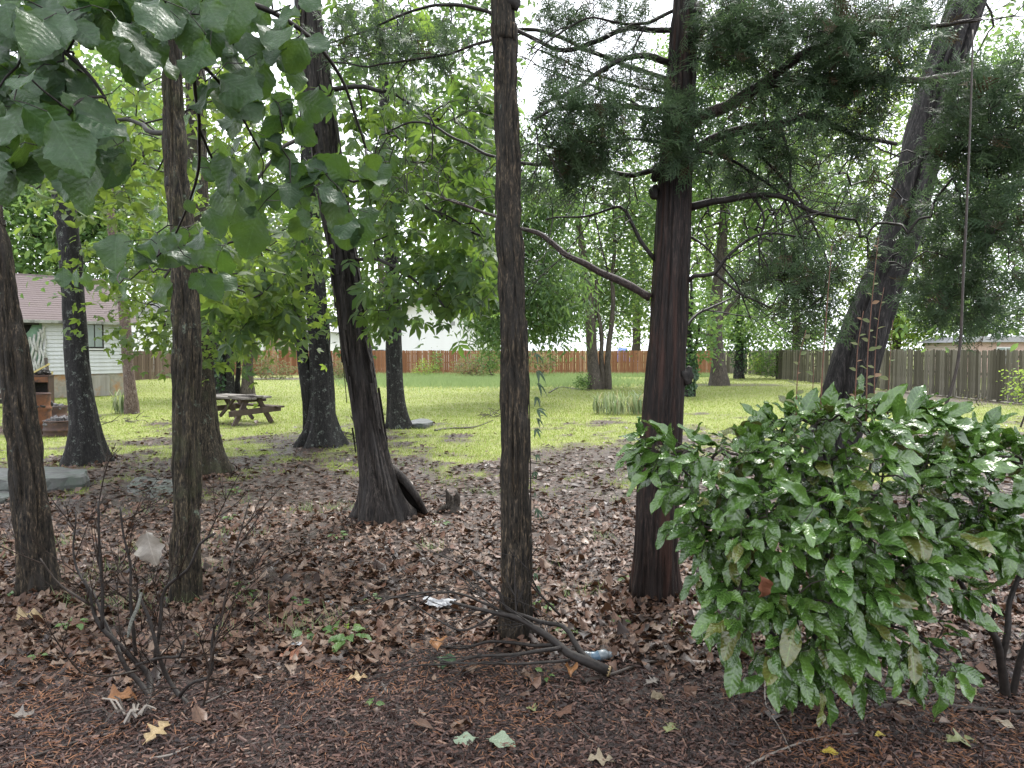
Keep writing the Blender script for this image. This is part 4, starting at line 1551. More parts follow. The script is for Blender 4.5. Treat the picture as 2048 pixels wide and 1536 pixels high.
# leftmost trunk, leaning out of the picture
near_tree('oak_tree', 'leaning brown trunk cut by the left picture edge beside the stone slab',
          [(78, 1188, 38.0), (62, 1000, 34.2), (40, 800, 28.5), (14, 600, 24.7), (-8, 450, 22.8), (-32, 300, 20.9)], BARK_TAN, seed=3, amp=0.030, fr=20, flare=0.12, top=5.0, ns=112, power=0.8, step=.035,
          crowns=[(-250, -550, 4.5, 900, 330, 2.2, 90)], leaf=LEAF_OAK, tms=[OVAL_S], size=0.16, n_each=14, sig=0.3)  # crown unseen above the frame, added to shade the near trunks and ground

# slim straight trunk behind the bare shrub
near_tree('oak_tree', 'slim straight tan trunk rising behind the bare shrub',
          [(370, 1205, 29.9), (372, 1100, 27.3), (374, 900, 27.3), (375, 700, 29.0), (366, 520, 27.3), (352, 330, 22.9), (346, 130, 19.4), (342, 0, 17.6)], BARK_OLIVE, seed=8, amp=0.024, fr=26, ns=112, power=0.8, step=.035,
          crowns=[(240, 300, 6.2, 130, 150, .9, 85), (300, 560, 5.8, 90, 60, .5, 22), (130, 360, 6.5, 70, 90, .5, 26), (470, 560, 6.0, 100, 70, .5, 24), (430, 180, 6.0, 90, 130, .6, 30)],
          leaf=LEAF_LIME, tms=[OVAL_S], size=0.11, n_each=7, sig=0.12, limbs=[([(352, 268, 5.0), (300, 262, 5.3), (268, 240, 5.6), (205, 243, 5.9)], 0.02, 0.012)],
          knots=[(344, 365, 0.05, 4.93), (368, 926, 0.035, 4.90)], top=1.5)

# the middle trunk
near_tree('oak_tree', 'straight slim middle trunk with tan ridged bark standing in the fallen branches',
          [(1032, 1280, 35), (1032, 1150, 31), (1031, 950, 30), (1029, 750, 28.5), (1022, 500, 27), (1014, 250, 26), (1007, 60, 27), (1004, -60, 27)], BARK_TAN, seed=21, amp=0.020, fr=32, flare=0.1, ns=128, power=0.8,
          knots=[(1027, 686, 0.018, 4.29), (1026, 0, 0.05, 4.27)], top=4.5, step=0.035,
          crowns=[(1000, -900, 3.6, 1100, 380, 2.4, 110)], leaf=LEAF_OAK, tms=[OVAL_S], size=0.16, n_each=14, sig=0.3)  # unseen high crown over the middle trunk, put in to darken what stands below

# flared trunk just behind the slim one
near_tree('oak_tree', 'grey brown trunk half hidden directly behind the slim straight trunk',
          [(418, 948, 33.4), (411, 860, 25.5), (403, 740, 23.8), (399, 600, 22.9), (397, 420, 22.0), (392, 250, 21.1), (390, 120, 19.4)], BARK_OLIVE, seed=14, amp=0.02, fr=10, flare=0.45, fh=0.3,
          crowns=[(520, 520, 10, 190, 120, 1.5, 80), (480, 640, 9.5, 120, 60, 1.0, 46), (300, 640, 10.5, 110, 60, 1.0, 34), (420, 300, 11, 170, 200, 1.4, 60), (200, 420, 10.5, 90, 160, 1.0, 30)],
          leaf=LEAF_LIME, tms=[MAPLE_S], size=0.125, n_each=11, sig=0.24, top=3)

# mossy dark trunk in front of the house
near_tree('oak_tree', 'dark lichen speckled trunk standing before the burnt house',
          [(174, 926, 34.3), (168, 840, 25.7), (157, 740, 22.6), (149, 620, 21.1), (140, 500, 21.1), (130, 420, 20.3), (118, 340, 17.2), (108, 220, 15.6)], BARK_DARK, seed=31, amp=0.016, fr=11, flare=0.42, fh=0.3,
          crowns=[(60, 420, 12.5, 130, 150, 1.6, 46), (230, 180, 12, 200, 190, 1.6, 70)], leaf=LEAF_OAK, tms=[OVAL_S], size=0.13, n_each=12, sig=0.26, top=3)


# twin-stemmed dark trunk in the lawn
def second_stem(root, P, R):
    b = G(622, 888)
    q = np.array([b, at(618, 800, 13.2), at(608, 720, 13.2), at(600, 650, 13.2), at(594, 600, 13.2)])
    g = Geo()
    bark_trunk(g, q, np.array([14, 13.5, 12.5, 12, 10]) * 13.2 / FPX, 48, 0.04, 0.014, 12, 0.18, 0.3, 0.3, 4, 55)
    part('stem', g, BARK_DARK, root)
    for pts, r0, r1 in (([(594, 605, 13.2), (575, 580, 13.2), (555, 545, 13.1), (520, 520, 13)], 0.07, 0.03), ([(594, 605, 13.2), (604, 570, 13.2), (606, 530, 13.2), (600, 450, 13.2)], 0.08, 0.03)):
        ln, rr = smooth_line([at(*p) for p in pts], np.linspace(r0, r1, len(pts)), 0.1)
        part('limb', Geo().tube(ln, rr, 10), BARK_DARK, root)


near_tree('oak_tree', 'dark lichen flecked tree with a thin second stem in the lawn beyond the leaning hickory',
          [(644, 892, 31.9), (645, 830, 25.1), (642, 740, 22.8), (636, 640, 21.3), (630, 560, 20.5), (622, 420, 19.0), (615, 250, 16.7)], BARK_DARK, seed=36, amp=0.02, fr=9, flare=0.6, fh=0.35, lobes=6,
          crowns=[(560, 470, 13, 150, 130, 1.8, 70), (740, 330, 13.5, 90, 220, 2, 70), (560, 200, 14, 160, 200, 2, 80), (720, 620, 13, 60, 60, .8, 26)],
          leaf=LEAF_OAK, tms=[MAPLE_S], size=0.15, n_each=9, sig=0.3, top=4, extra=second_stem)


# the leaning shagbark
def shag(root, P, R):
    line, r = smooth_line(P, R, 0.05)
    sh = Geo()
    rr = np.random.default_rng(5)
    for k in range(150):
        i = rr.integers(14, len(line) - 25)
        L = int(rr.integers(5, 16))
        a = rr.random() * 6.28
        A, B = frames(line)
        dirv = math.cos(a) * A[i] + math.sin(a) * B[i]
        tang = np.cross(dirv, line[i + 1] - line[i])
        tang /= np.linalg.norm(tang)
        w = 0.012 + 0.016 * rr.random()
        out = rr.random() ** 2 * 0.035
        V = []
        n = 7
        for q in range(n):
            s = q / (n - 1)
            c = line[min(i + int(L * (1 - s)), len(line) - 1)]
            off = r[i] * 0.97 + out * (s ** 2)
            ww = w * (1 - 0.55 * s ** 2)
            c = line[i] + (line[min(i + L, len(line) - 1)] - line[i]) * (1 - s) + dirv * off
            V += [c - tang * ww, c + tang * ww, c + tang * ww + dirv * .008, c - tang * ww + dirv * .008]
        F = []
        for q in range(n - 1):
            for u in range(4):
                F.append([q * 4 + u, q * 4 + (u + 1) % 4, (q + 1) * 4 + (u + 1) % 4, (q + 1) * 4 + u])
        F += [[(n - 1) * 4 + u for u in range(4)]]
        sh.add(V, F)
    part('bark_strips', sh, BARK_SHAG, root, smooth=False, kind='stuff')
    # hollow buttress on the right of the foot
    ln, rad = smooth_line([at(778, 935, 7.45), at(806, 958, 7.42), at(834, 995, 7.42), (*G(856, 1028)[:2], -0.05)], [0.055, 0.045, 0.035, 0.03], 0.03)
    g = Geo()
    g.tube(ln, rad, 12)
    ln2, rad2 = smooth_line([at(800, 968, 7.55), at(815, 1000, 7.6), (*G(826, 1030)[:2], -0.05)], [0.06, 0.07, 0.085], 0.03)
    part('buttress', g, BARK_SHAG, root)
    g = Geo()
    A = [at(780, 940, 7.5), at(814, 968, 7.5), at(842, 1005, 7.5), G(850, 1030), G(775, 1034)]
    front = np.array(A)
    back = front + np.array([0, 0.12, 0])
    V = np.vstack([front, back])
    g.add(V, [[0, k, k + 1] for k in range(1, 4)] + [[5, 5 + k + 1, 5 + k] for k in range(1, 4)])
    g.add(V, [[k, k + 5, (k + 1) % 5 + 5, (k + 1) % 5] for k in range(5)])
    part('hollow', g, BLACKHOLLOW, root, smooth=False)  # solid near-black panel filling the hollow
    g = Geo()
    ln, rad = smooth_line([at(722, 868, 7.5), at(712, 850, 7.45), at(701, 831, 7.42)], [0.02, 0.014, 0.004], 0.03)
    g.tube(ln, rad, 8)
    part('broken_stub', g, BARK_SHAG, root)
    # hickory foliage: compound leaves on twigs
    sk = Skel()
    l2, r2 = smooth_line(P, R, 0.15)
    sk.trace(l2, r2[0], r2[-1], 0.15, mesh=False)
    for pts, r0, r1 in (([(660, 330, 7.4), (760, 360, 7.0), (860, 420, 6.8), (960, 470, 6.6)], .03, .012), ([(650, 260, 7.4), (560, 300, 6.8), (480, 420, 6.4)], .025, .01),
                        ([(700, 520, 7.5), (760, 520, 7.0), (830, 560, 6.6), (890, 620, 6.4)], .022, .008), ([(640, 180, 7.4), (760, 180, 7.2), (880, 240, 7)], .03, .012)):
        q = np.array([at(*p) for p in pts])
        sk.trace(q, r0, r1, 0.08, parent=sk.near(q[0]), wob=0.04)
    T = np.concatenate([blob(850, 400, 6.8, 150, 150, .8, 90), blob(920, 555, 6.6, 80, 60, .5, 34), blob(930, 260, 7.0, 80, 120, .5, 34), blob(770, 590, 6.6, 60, 70, .5, 16), blob(500, 560, 6.4, 100, 80, .6, 26),
                        blob(780, 220, 7.3, 140, 120, .7, 44), blob(560, 620, 6.6, 60, 50, .4, 9), blob(470, 640, 6.4, 50, 40, .3, 5), blob(760, 40, 7.4, 110, 80, .7, 24), blob(610, 500, 6.6, 50, 60, .4, 8)])
    sk.grow(T, 0.16, 0.2, 0.05, 0.0022)
    g = Geo()
    sk.mesh_limbs(g, 8)
    sk.mesh_twigs(g, 4, True)
    part('twigs', g, TWIG_DARK, root, kind='stuff')
    meshes = []
    for tm in HICKORY:
        me = Geo().add(tm[0], tm[1], tm[2]).mesh('leaf')
        me.materials.append(LEAF_HICK)
        meshes.append(me)
    O = np.array([sk.P[ids[-1]] for ids in sk.chains])
    Dd = np.array([sk.P[ids[-1]] - sk.P[ids[-2]] for ids in sk.chains])
    Dd /= np.linalg.norm(Dd, axis=1, keepdims=True)
    n = len(O)
    reps = 2
    O2 = np.repeat(O, reps, 0) + rv(n * reps, 0.03)
    d = np.repeat(Dd, reps, 0) * 0.5 + rv(n * reps, 0.5) + np.array([0, -0.1, -0.75])
    up = rv(n * reps, 0.5) + np.array([0, -0.5, 0.7])
    Rm = rot_from(d, up)
    order = np.argsort(np.linalg.norm(O2 - EYEV, axis=1))
    base = np.array(root.location)
    rest = Geo()
    for c, i in enumerate(order):
        s = 0.15 * rng.uniform(0.7, 1.2)
        k = rng.integers(0, 3)
        if c < 300:
            o = new_obj('leaf', meshes[k], root)
            o.matrix_local = Matrix.LocRotScale(Vector(O2[i] - base), Matrix(Rm[i].tolist()), Vector((s, s, s)))
        else:
            rest.scatter(HICKORY[k], Rm[i:i + 1], O2[i:i + 1], [s], [rng.random()])
    leaf_cloud(rest, O, 2, 0.14, 0.13, HICKORY, 0.75, 0.7)
    part('crown', rest, LEAF_HICK, root, kind='stuff')


near_tree('hickory_tree', 'leaning shaggy barked tree with a black hollow at its foot',
          [(766, 1040, 50), (758, 990, 40), (744, 900, 32.8), (729, 800, 29.5), (713, 700, 27.9), (700, 600, 27.1), (684, 500, 27.1), (664, 380, 28.7), (646, 250, 27.9), (628, 110, 23.8), (618, 0, 21.3)], BARK_SHAG,
          seed=44, amp=0.032, fr=14, stretch=0.045, flare=0.5, fh=0.22, lobes=4, top=2.5, extra=shag, power=1.0, ns=120, step=0.04)

near_tree('oak_tree', 'mid distance dark trunk between the hickory and the middle trunk',
          [(797, 856, 21.1), (793, 800, 17.6), (789, 720, 16.3), (787, 640, 15.4), (785, 560, 14.5), (778, 430, 13.2), (772, 300, 11.4)], BARK_DARK, seed=49, amp=0.018, fr=9, flare=0.35, fh=0.3,
          crowns=[(880, 500, 16, 110, 110, 1.6, 60), (890, 260, 17, 150, 220, 2, 120), (760, 90, 17, 170, 130, 2, 80), (940, 40, 16.5, 110, 120, 1.5, 70), (850, 610, 15.5, 50, 30, .8, 6)], leaf=LEAF_OAK, tms=[OVAL_S, MAPLE_S], size=0.17, n_each=11, sig=0.34, top=4)


# ------------------------------------------------------------------ the cedar
def make_spray(seed, n=9):
    r = np.random.default_rng(seed)
    V, F = [], []

    def sliver(a, b, w):
        a, b = np.array(a), np.array(b)
        d = b - a
        s = np.cross(d, [0.1, 0.2, 1.0])
        s = s / np.linalg.norm(s) * w
        k = len(V)
        V.extend([a - s, a + s, b])
        F.append([k, k + 1, k + 2])
    sliver((0, 0, 0), (0, 1, -0.12), 0.018)
    for k in range(n):
        y = 0.1 + 0.82 * k / n
        s = 1 if k % 2 else -1
        L = (0.52 - 0.3 * y) * r.uniform(0.7, 1.2)
        e = np.array([s * L * 0.75, y + L * 0.75, r.normal(0, 0.12) - 0.05])
        a = np.array([0, y, -0.12 * y * y])
        sliver(a, e, 0.030)
        for q in (0.45, 0.75):
            m = a * (1 - q) + e * q
            t = r.choice([-1, 1])
            sliver(m, m + np.array([t * 0.13, 0.15, r.normal(0, .06)]), 0.026)
    V = np.array(V)
    return V, np.array(F), np.zeros_like(V)


SPRAYS = [make_spray(k) for k in range(4)]


def sprays(geo, O, Dd, n_each, size, droop=0.35, sig=0.03):
    n = len(O) * n_each
    C = np.repeat(O, n_each, 0) + rv(n, sig)
    d = np.repeat(Dd, n_each, 0) * 0.8 + rv(n, 0.55) + np.array([0, 0, -droop])
    R = rot_from(d, rv(n, 0.7) + np.array([0, -.3, .6]))
    s = size * rng.uniform(0.6, 1.35, n)
    k = rng.integers(0, len(SPRAYS), n)
    ti = np.clip(np.repeat(rng.random(len(O)), n_each) * 0.7 + rng.random(n) * 0.3, 0, .99)
    for q, tm in enumerate(SPRAYS):
        m = k == q
        geo.scatter(tm, R[m], C[m], s[m], ti[m])


def cedar():
    axis = [(1308, 1192, 42), (1312, 1080, 40), (1318, 950, 41), (1329, 800, 40), (1338, 650, 38), (1346, 500, 36), (1352, 350, 34), (1360, 200, 31), (1368, 60, 29), (1376, -80, 26)]
    base, P, R = trunk_line(axis, None, 2.5)
    D = base[1]
    root = tree_root('cedar_tree', 'red brown stringy barked cedar with long drooping limbs beside the glossy bush', base)
    g = Geo()
    bark_trunk(g, P, R, 144, 0.05, 0.016, 34, 0.025, 0.34, 0.16, 5, 61, 1.0, 0.02)
    part('trunk', g, BARK_CEDAR, root)
    # dark burls on the trunk
    for px, py, rk, dd in ((1312, 348, 0.040, -0.03), (1309, 385, 0.036, -0.03), (1372, 752, 0.05, -0.06), (1388, 20, 0.05, -0.05)):
        c = at(px, py, D + dd)
        th, ph = np.meshgrid(np.linspace(0, 2 * math.pi, 17), np.linspace(0, math.pi, 9))
        s = np.stack([np.sin(ph) * np.cos(th), np.sin(ph) * np.sin(th) * 0.8, np.cos(ph) * 1.4], -1).reshape(-1, 3)
        s = s * (1 + 0.9 * (vnoise(s * 2.2 + px, 3)[:, None] - .5)) * rk
        gg = Geo().add(s + c, [[i * 17 + j, i * 17 + j + 1, (i + 1) * 17 + j + 1, (i + 1) * 17 + j] for i in range(8) for j in range(16)])
        part('burl', gg, BLACKHOLLOW, root)
    L = [
        ([(1300, 595, 5.1), (1262, 574, 5.1), (1200, 546, 5.15), (1135, 512, 5.2), (1085, 470, 5.3), (1040, 455, 5.4), (960, 420, 5.6), (880, 395, 5.8)], 0.030, 0.008),
        ([(1335, 125, 5.1), (1280, 112, 5.0), (1220, 128, 4.95), (1150, 180, 4.9), (1080, 210, 4.85)], 0.026, 0.010),
        ([(1340, 225, 5.1), (1260, 212, 4.8), (1180, 215, 4.7), (1100, 222, 4.6), (1066, 238, 4.6)], 0.022, 0.008),
        ([(1340, 330, 5.1), (1270, 350, 5.3), (1190, 340, 5.4), (1090, 330, 5.5), (980, 310, 5.6), (840, 245, 5.8), (780, 260, 5.9)], 0.022, 0.006),
        ([(1350, 60, 5.1), (1240, 60, 5.2), (1120, 100, 5.3), (960, 20, 5.4), (860, 12, 5.6), (740, 60, 5.8), (650, 90, 6.0)], 0.022, 0.006),
        ([(1340, 160, 5.1), (1200, 110, 5.4), (1060, 60, 5.5), (900, 105, 5.6), (760, 130, 5.7), (650, 125, 5.8)], 0.018, 0.005),
        ([(1392, 300, 5.1), (1440, 272, 5.0), (1500, 255, 4.95), (1560, 248, 4.9), (1612, 233, 4.9), (1660, 245, 4.95), (1715, 275, 5.0), (1790, 288, 5.1)], 0.038, 0.014),
        ([(1385, 245, 5.1), (1450, 212, 5.0), (1520, 172, 4.95), (1600, 158, 4.9), (1700, 155, 4.9), (1800, 163, 4.95), (1930, 150, 5.0)], 0.046, 0.020),
        ([(1500, 186, 4.96), (1600, 110, 4.9), (1700, 75, 4.8), (1800, 60, 4.8), (1960, 40, 4.8)], 0.035, 0.012),
        ([(1378, 415, 5.1), (1440, 400, 5.0), (1505, 388, 4.95), (1562, 393, 4.9), (1625, 422, 4.9), (1700, 440, 4.95)], 0.028, 0.010),
        ([(1365, 575, 5.1), (1388, 552, 5.0), (1430, 545, 4.95), (1465, 505, 4.9), (1530, 470, 4.9), (1620, 480, 4.9)], 0.018, 0.006),
        ([(1430, 546, 4.95), (1480, 585, 4.9), (1540, 618, 4.85)], 0.012, 0.005),
        ([(1310, 520, 5.1), (1280, 478, 5.1), (1262, 440, 5.1), (1240, 412, 5.1), (1180, 430, 5.2), (1090, 440, 5.3)], 0.016, 0.006),
        ([(1365, 660, 5.15), (1400, 625, 5.3), (1460, 600, 5.5), (1540, 560, 5.7)], 0.012, 0.004),
        ([(1380, 90, 5.1), (1430, 40, 5.0), (1500, -10, 4.9), (1600, -40, 4.9)], 0.026, 0.012),
        ([(1345, 190, 5.1), (1240, 165, 5.2), (1140, 130, 5.3), (1050, 90, 5.4)], 0.012, 0.004),
        ([(1345, 250, 5.1), (1230, 190, 5.2), (1120, 150, 5.3), (1060, 130, 5.4)], 0.011, 0.004),
        ([(1350, 20, 5.1), (1270, 50, 5.0), (1170, 40, 4.9), (1060, 110, 4.9)], 0.014, 0.004),
        ([(1290, 52, 5.0), (1265, 110, 5.0), (1258, 200, 5.0)], 0.008, 0.003),
        ([(1380, 110, 5.1), (1440, 130, 5.0), (1480, 90, 4.9), (1530, 20, 4.9)], 0.012, 0.005),
        ([(1335, 285, 5.1), (1240, 280, 5.0), (1150, 300, 5.0), (1075, 290, 5.0)], 0.012, 0.004),
        ([(1375, 470, 5.1), (1420, 500, 5.0), (1470, 560, 4.95), (1500, 640, 4.95)], 0.010, 0.004),
        ([(1480, 262, 4.97), (1540, 330, 4.95), (1600, 400, 4.9), (1640, 480, 4.9), (1660, 560, 4.9)], 0.013, 0.004),
        ([(1560, 248, 4.9), (1580, 320, 4.9), (1570, 400, 4.9), (1540, 460, 4.9)], 0.010, 0.004),
        ([(1505, 388, 4.95), (1530, 440, 4.95), (1520, 500, 4.95), (1550, 560, 4.95)], 0.010, 0.003),
        ([(1400, 300, 5.05), (1480, 330, 5.0), (1560, 390, 4.95), (1600, 470, 4.9)], 0.014, 0.005),
    ]
    sk = Skel()
    l2, r2 = smooth_line(P, R, 0.12)
    sk.trace(l2, r2[0], r2[-1], 0.15, mesh=False)
    for pts, r0, r1 in L:
        q = np.array([at(*p) for p in pts])
        sk.trace(q, r0, r1, 0.05, parent=sk.near(q[0]), wob=0.028)
    for ids in sk.traced:
        gl = Geo()
        pp = np.array([sk.P[i] for i in ids])
        rr = np.array([sk.r[i] for i in ids]) * (1 + 0.3 * (vnoise(pp * 11, 77) - .5))
        gl.tube(pp, rr, 10)
        part('limb', gl, LIMB_CEDAR if rr[0] > 0.03 else TWIG_DARK, root)
    # bare, dead, drooping twigs below the limbs
    Tb = np.concatenate([blob(1560, 490, 5.0, 180, 140, .5, 120), blob(1450, 470, 5.0, 90, 160, .4, 50), blob(1200, 400, 5.2, 140, 130, .5, 50), blob(860, 330, 5.7, 190, 150, .5, 60),
                         blob(820, 60, 5.8, 190, 80, .4, 50), blob(1200, 90, 5.1, 150, 100, .4, 50), blob(1650, 330, 5.0, 170, 90, .4, 50), blob(1900, 470, 5.0, 160, 160, .5, 60)])
    sk.grow(Tb, 0.13, 0.12, 0.24, 0.0024, rmax=0.009, pw=0.40)
    nb = len(sk.chains)
    gt = Geo()
    sk.mesh_twigs(gt, 4, True)
    for ids in sk.traced:
        for k in ids[6::5]:
            if rng.random() < 0.75:
                e = np.array([rng.normal(0, .7), rng.normal(0, .35), rng.normal(-.15, .5)])
                dd = np.array(sk.P[k]) - np.array(sk.P[k - 1])
                twiggy(gt, sk.P[k], dd / np.linalg.norm(dd) * .8 + e, rng.uniform(.25, .7), rng.uniform(.003, .0055), 2, -0.35, .8, None, .5)
    part('dead_twigs', gt, TWIG_DARK, root, kind='stuff')
    # living sprays
    sk.chains = []
    Tl = np.concatenate([blob(1180, 250, 4.7, 120, 75, .35, 80), blob(1350, 250, 4.75, 80, 90, .2, 44), blob(1090, 320, 4.9, 90, 60, .3, 24),
                         blob(1560, 100, 4.8, 170, 110, .45, 130), blob(1730, 120, 4.7, 130, 110, .45, 110), blob(2000, 210, 4.5, 100, 130, .45, 120), blob(1990, 380, 4.6, 110, 110, .4, 70),
                         blob(1915, 290, 4.6, 60, 40, .3, 16), blob(1600, 260, 4.9, 180, 60, .4, 60), blob(1700, 380, 5.2, 90, 80, .4, 24), blob(1560, 560, 5.0, 100, 60, .4, 34),
                         blob(1960, 600, 5.0, 120, 70, .4, 50), blob(720, 80, 5.9, 120, 60, .35, 44), blob(860, 100, 5.7, 70, 60, .3, 22), blob(1450, 60, 4.9, 90, 80, .3, 60), blob(1500, 330, 5.0, 110, 60, .4, 40), blob(1640, 520, 5.1, 110, 80, .4, 50), blob(1200, 40, 5.1, 130, 50, .3, 40), blob(1260, 150, 5.0, 80, 50, .3, 22), blob(1120, 140, 5.0, 70, 60, .3, 18), blob(1850, 420, 5.1, 50, 60, .3, 12), blob(1990, 500, 4.8, 80, 80, .4, 40),
                         blob(1180, 340, 5.0, 100, 60, .3, 20), blob(1640, 620, 5.1, 60, 40, .3, 12), blob(1880, 560, 5.1, 90, 60, .3, 24), blob(1900, 480, 5.1, 60, 80, .3, 20), blob(1700, 20, 4.8, 300, 50, .4, 80)])
    sk.grow(Tl, 0.10, 0.22, 0.04, 0.0018, rmax=0.008, pw=0.4)
    gt = Geo()
    sk.mesh_twigs(gt)
    part('twigs', gt, TWIG_DARK, root, kind='stuff')
    O, Dd = sk.tips(0.7, 0.062)
    gl = Geo()
    sprays(gl, O, Dd, 2, 0.125, 0.3, 0.035)
    print('cedar sprays', len(O) * 3)
    part('crown', gl, LEAF_CEDAR, root, kind='stuff')


cedar()


# big leaning furrowed tree on the right
near_tree('elm_tree', 'thick leaning trunk with deeply furrowed grey bark behind the glossy bush',
          [(1640, 1030, 52.8), (1658, 920, 46.4), (1690, 800, 41.6), (1722, 690, 39.2), (1762, 580, 36.8), (1800, 470, 36.0), (1832, 340, 34.4), (1862, 220, 33.6), (1900, 100, 33.6), (1945, -30, 32.0)], BARK_FURROW,
          seed=71, amp=0.06, fr=11, stretch=0.06, flare=0.25, power=1.2, ns=110, step=0.045, top=2.5,
          crowns=[(1960, 420, 9.5, 140, 130, 1.2, 60), (1720, 330, 9.5, 120, 160, 1.0, 40), (1980, 120, 9, 130, 120, 1, 40), (1900, 600, 9.5, 160, 60, 1, 34)], leaf=LEAF_OAK, tms=[OVAL_S], size=0.10, n_each=10, sig=0.2)


# ------------------------------------------------------------------ trees of the lawn and beyond
def far_tree(name, label, base_px, stems, crowns, leaf, size, n_each, sig, tms=(DIAMOND,), bark=BARK_FAR, ivy=None, flare=0.35, tip=0.006, D=None, group=None, droop=0.4, limbs=(), ns=28):
    b = G(*base_px)
    D = D or b[1]
    if D != b[1]:
        b = np.array([fx(base_px[0], D), D, 0])
    root = tree_root(name, label, b, group=group)
    sk = Skel()
    for k, ax in enumerate(stems):
        pts = [np.array([b[0] + (ax[0][0] - base_px[0]) * D / FPX, b[1], 0])] + [at(px, py, D) for px, py, w in ax[1:]]
        rad = [w * D / FPX for _, _, w in ax]
        g = Geo()
        bark_trunk(g, pts, rad, ns, 0.14, 0.03, 6, 0.2, flare if k == 0 else 0.15, 0.4, 5, 100 + k + int(base_px[0]), 1, 0.1)
        part('trunk' if k == 0 else 'stem', g, bark, root)
        ln, rr = smooth_line(pts, rad, 0.5)
        sk.trace(ln, rr[0], rr[-1], 0.5, mesh=False)
    for pts, r0, r1 in limbs:
        q = np.array([at(p[0], p[1], D + (p[2] if len(p) > 2 else 0)) for p in pts])
        ids = sk.trace(q, r0, r1, 0.25, parent=sk.near(q[0]), wob=0.15)
        pp = np.array([sk.P[i] for i in ids])
        part('limb', Geo().tube(pp, np.linspace(r0, r1, len(pp)), 8), bark, root)
    if crowns:
        T = np.concatenate([blob(px, py, D + dd, rx, ry, rd, n) for (px, py, dd, rx, ry, rd, n) in crowns])
        T[:, 2] = np.maximum(T[:, 2], 0.3)
        sk.grow(T, 0.6, 0.25, 0.06, tip)
        g = Geo()
        sk.mesh_twigs(g)
        part('branches', g, bark, root, kind='stuff')
        O = np.array([sk.P[ids[-1]] for ids in sk.chains])
        mids = np.array([sk.P[ids[len(ids) // 2]] for ids in sk.chains])
        g = Geo()
        leaf_cloud(g, O, n_each, sig, size, list(tms), droop, 0.6)
        leaf_cloud(g, mids, n_each // 3, sig * 1.3, size, list(tms), droop, 0.6)
        part('crown', g, leaf, root, kind='stuff', smooth=True)
    if ivy:
        g = Geo()
        for (px, py, rx, ry, n) in ivy:
            c = blob(px, py, D - 0.15, rx, ry, 0.3, n)
            d = rv(n, .6) + np.array([0, -.2, -1])
            g.scatter(DIAMOND, rot_from(d, rv(n, .4) + np.array([0, -1, .3])), c, rng.uniform(.10, .2, n), rng.random(n))
        part('ivy', g, LEAF_IVY, root, kind='stuff')
    return root


# trunks behind the picnic table
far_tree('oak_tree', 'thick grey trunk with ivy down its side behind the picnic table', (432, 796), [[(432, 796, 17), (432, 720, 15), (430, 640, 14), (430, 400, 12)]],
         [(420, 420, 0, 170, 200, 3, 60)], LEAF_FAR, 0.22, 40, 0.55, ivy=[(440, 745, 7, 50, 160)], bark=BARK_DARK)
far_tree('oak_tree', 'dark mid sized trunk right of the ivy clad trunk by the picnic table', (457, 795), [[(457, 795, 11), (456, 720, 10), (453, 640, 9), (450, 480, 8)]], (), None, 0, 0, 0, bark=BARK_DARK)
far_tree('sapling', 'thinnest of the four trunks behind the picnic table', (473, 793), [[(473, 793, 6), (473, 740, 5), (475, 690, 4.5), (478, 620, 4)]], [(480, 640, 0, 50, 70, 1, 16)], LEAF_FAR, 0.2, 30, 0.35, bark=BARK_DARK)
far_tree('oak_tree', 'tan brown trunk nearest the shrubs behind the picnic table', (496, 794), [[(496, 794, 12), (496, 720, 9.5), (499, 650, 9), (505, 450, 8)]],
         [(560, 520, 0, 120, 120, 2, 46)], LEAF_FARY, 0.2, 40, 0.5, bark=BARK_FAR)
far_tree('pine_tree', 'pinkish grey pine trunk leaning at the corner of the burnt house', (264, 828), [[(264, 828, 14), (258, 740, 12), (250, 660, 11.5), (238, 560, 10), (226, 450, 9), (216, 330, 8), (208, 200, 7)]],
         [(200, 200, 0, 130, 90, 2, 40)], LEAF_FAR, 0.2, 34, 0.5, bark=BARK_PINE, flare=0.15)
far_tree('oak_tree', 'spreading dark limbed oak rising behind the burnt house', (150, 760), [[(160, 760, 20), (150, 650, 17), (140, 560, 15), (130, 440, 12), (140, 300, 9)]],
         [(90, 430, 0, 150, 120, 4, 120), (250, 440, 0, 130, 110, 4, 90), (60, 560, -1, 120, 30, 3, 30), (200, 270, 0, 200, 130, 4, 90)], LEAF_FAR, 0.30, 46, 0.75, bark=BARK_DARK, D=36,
         limbs=[([(138, 555), (90, 490), (40, 440), (-20, 420)], .22, .08), ([(134, 480), (80, 420), (20, 380)], .18, .06), ([(140, 560), (60, 545), (-10, 535)], .14, .05), ([(135, 500), (230, 420), (300, 330)], .18, .06)])

# triple-stemmed tree, ivy trees and the round-crowned one
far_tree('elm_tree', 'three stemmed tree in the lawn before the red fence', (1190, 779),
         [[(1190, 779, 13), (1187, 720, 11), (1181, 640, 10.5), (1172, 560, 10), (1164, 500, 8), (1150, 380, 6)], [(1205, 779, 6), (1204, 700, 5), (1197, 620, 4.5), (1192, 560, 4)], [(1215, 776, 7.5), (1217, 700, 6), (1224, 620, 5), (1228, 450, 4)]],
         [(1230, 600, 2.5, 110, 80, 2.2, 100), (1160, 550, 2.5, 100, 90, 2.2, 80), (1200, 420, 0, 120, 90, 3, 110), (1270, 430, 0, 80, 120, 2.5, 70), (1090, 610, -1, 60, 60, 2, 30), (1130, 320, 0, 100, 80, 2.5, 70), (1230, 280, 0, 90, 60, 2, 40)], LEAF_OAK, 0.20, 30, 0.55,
         limbs=[([(1183, 600), (1160, 597), (1140, 580), (1118, 568)], .11, .05)], tms=(DIAMOND, SLIVER))
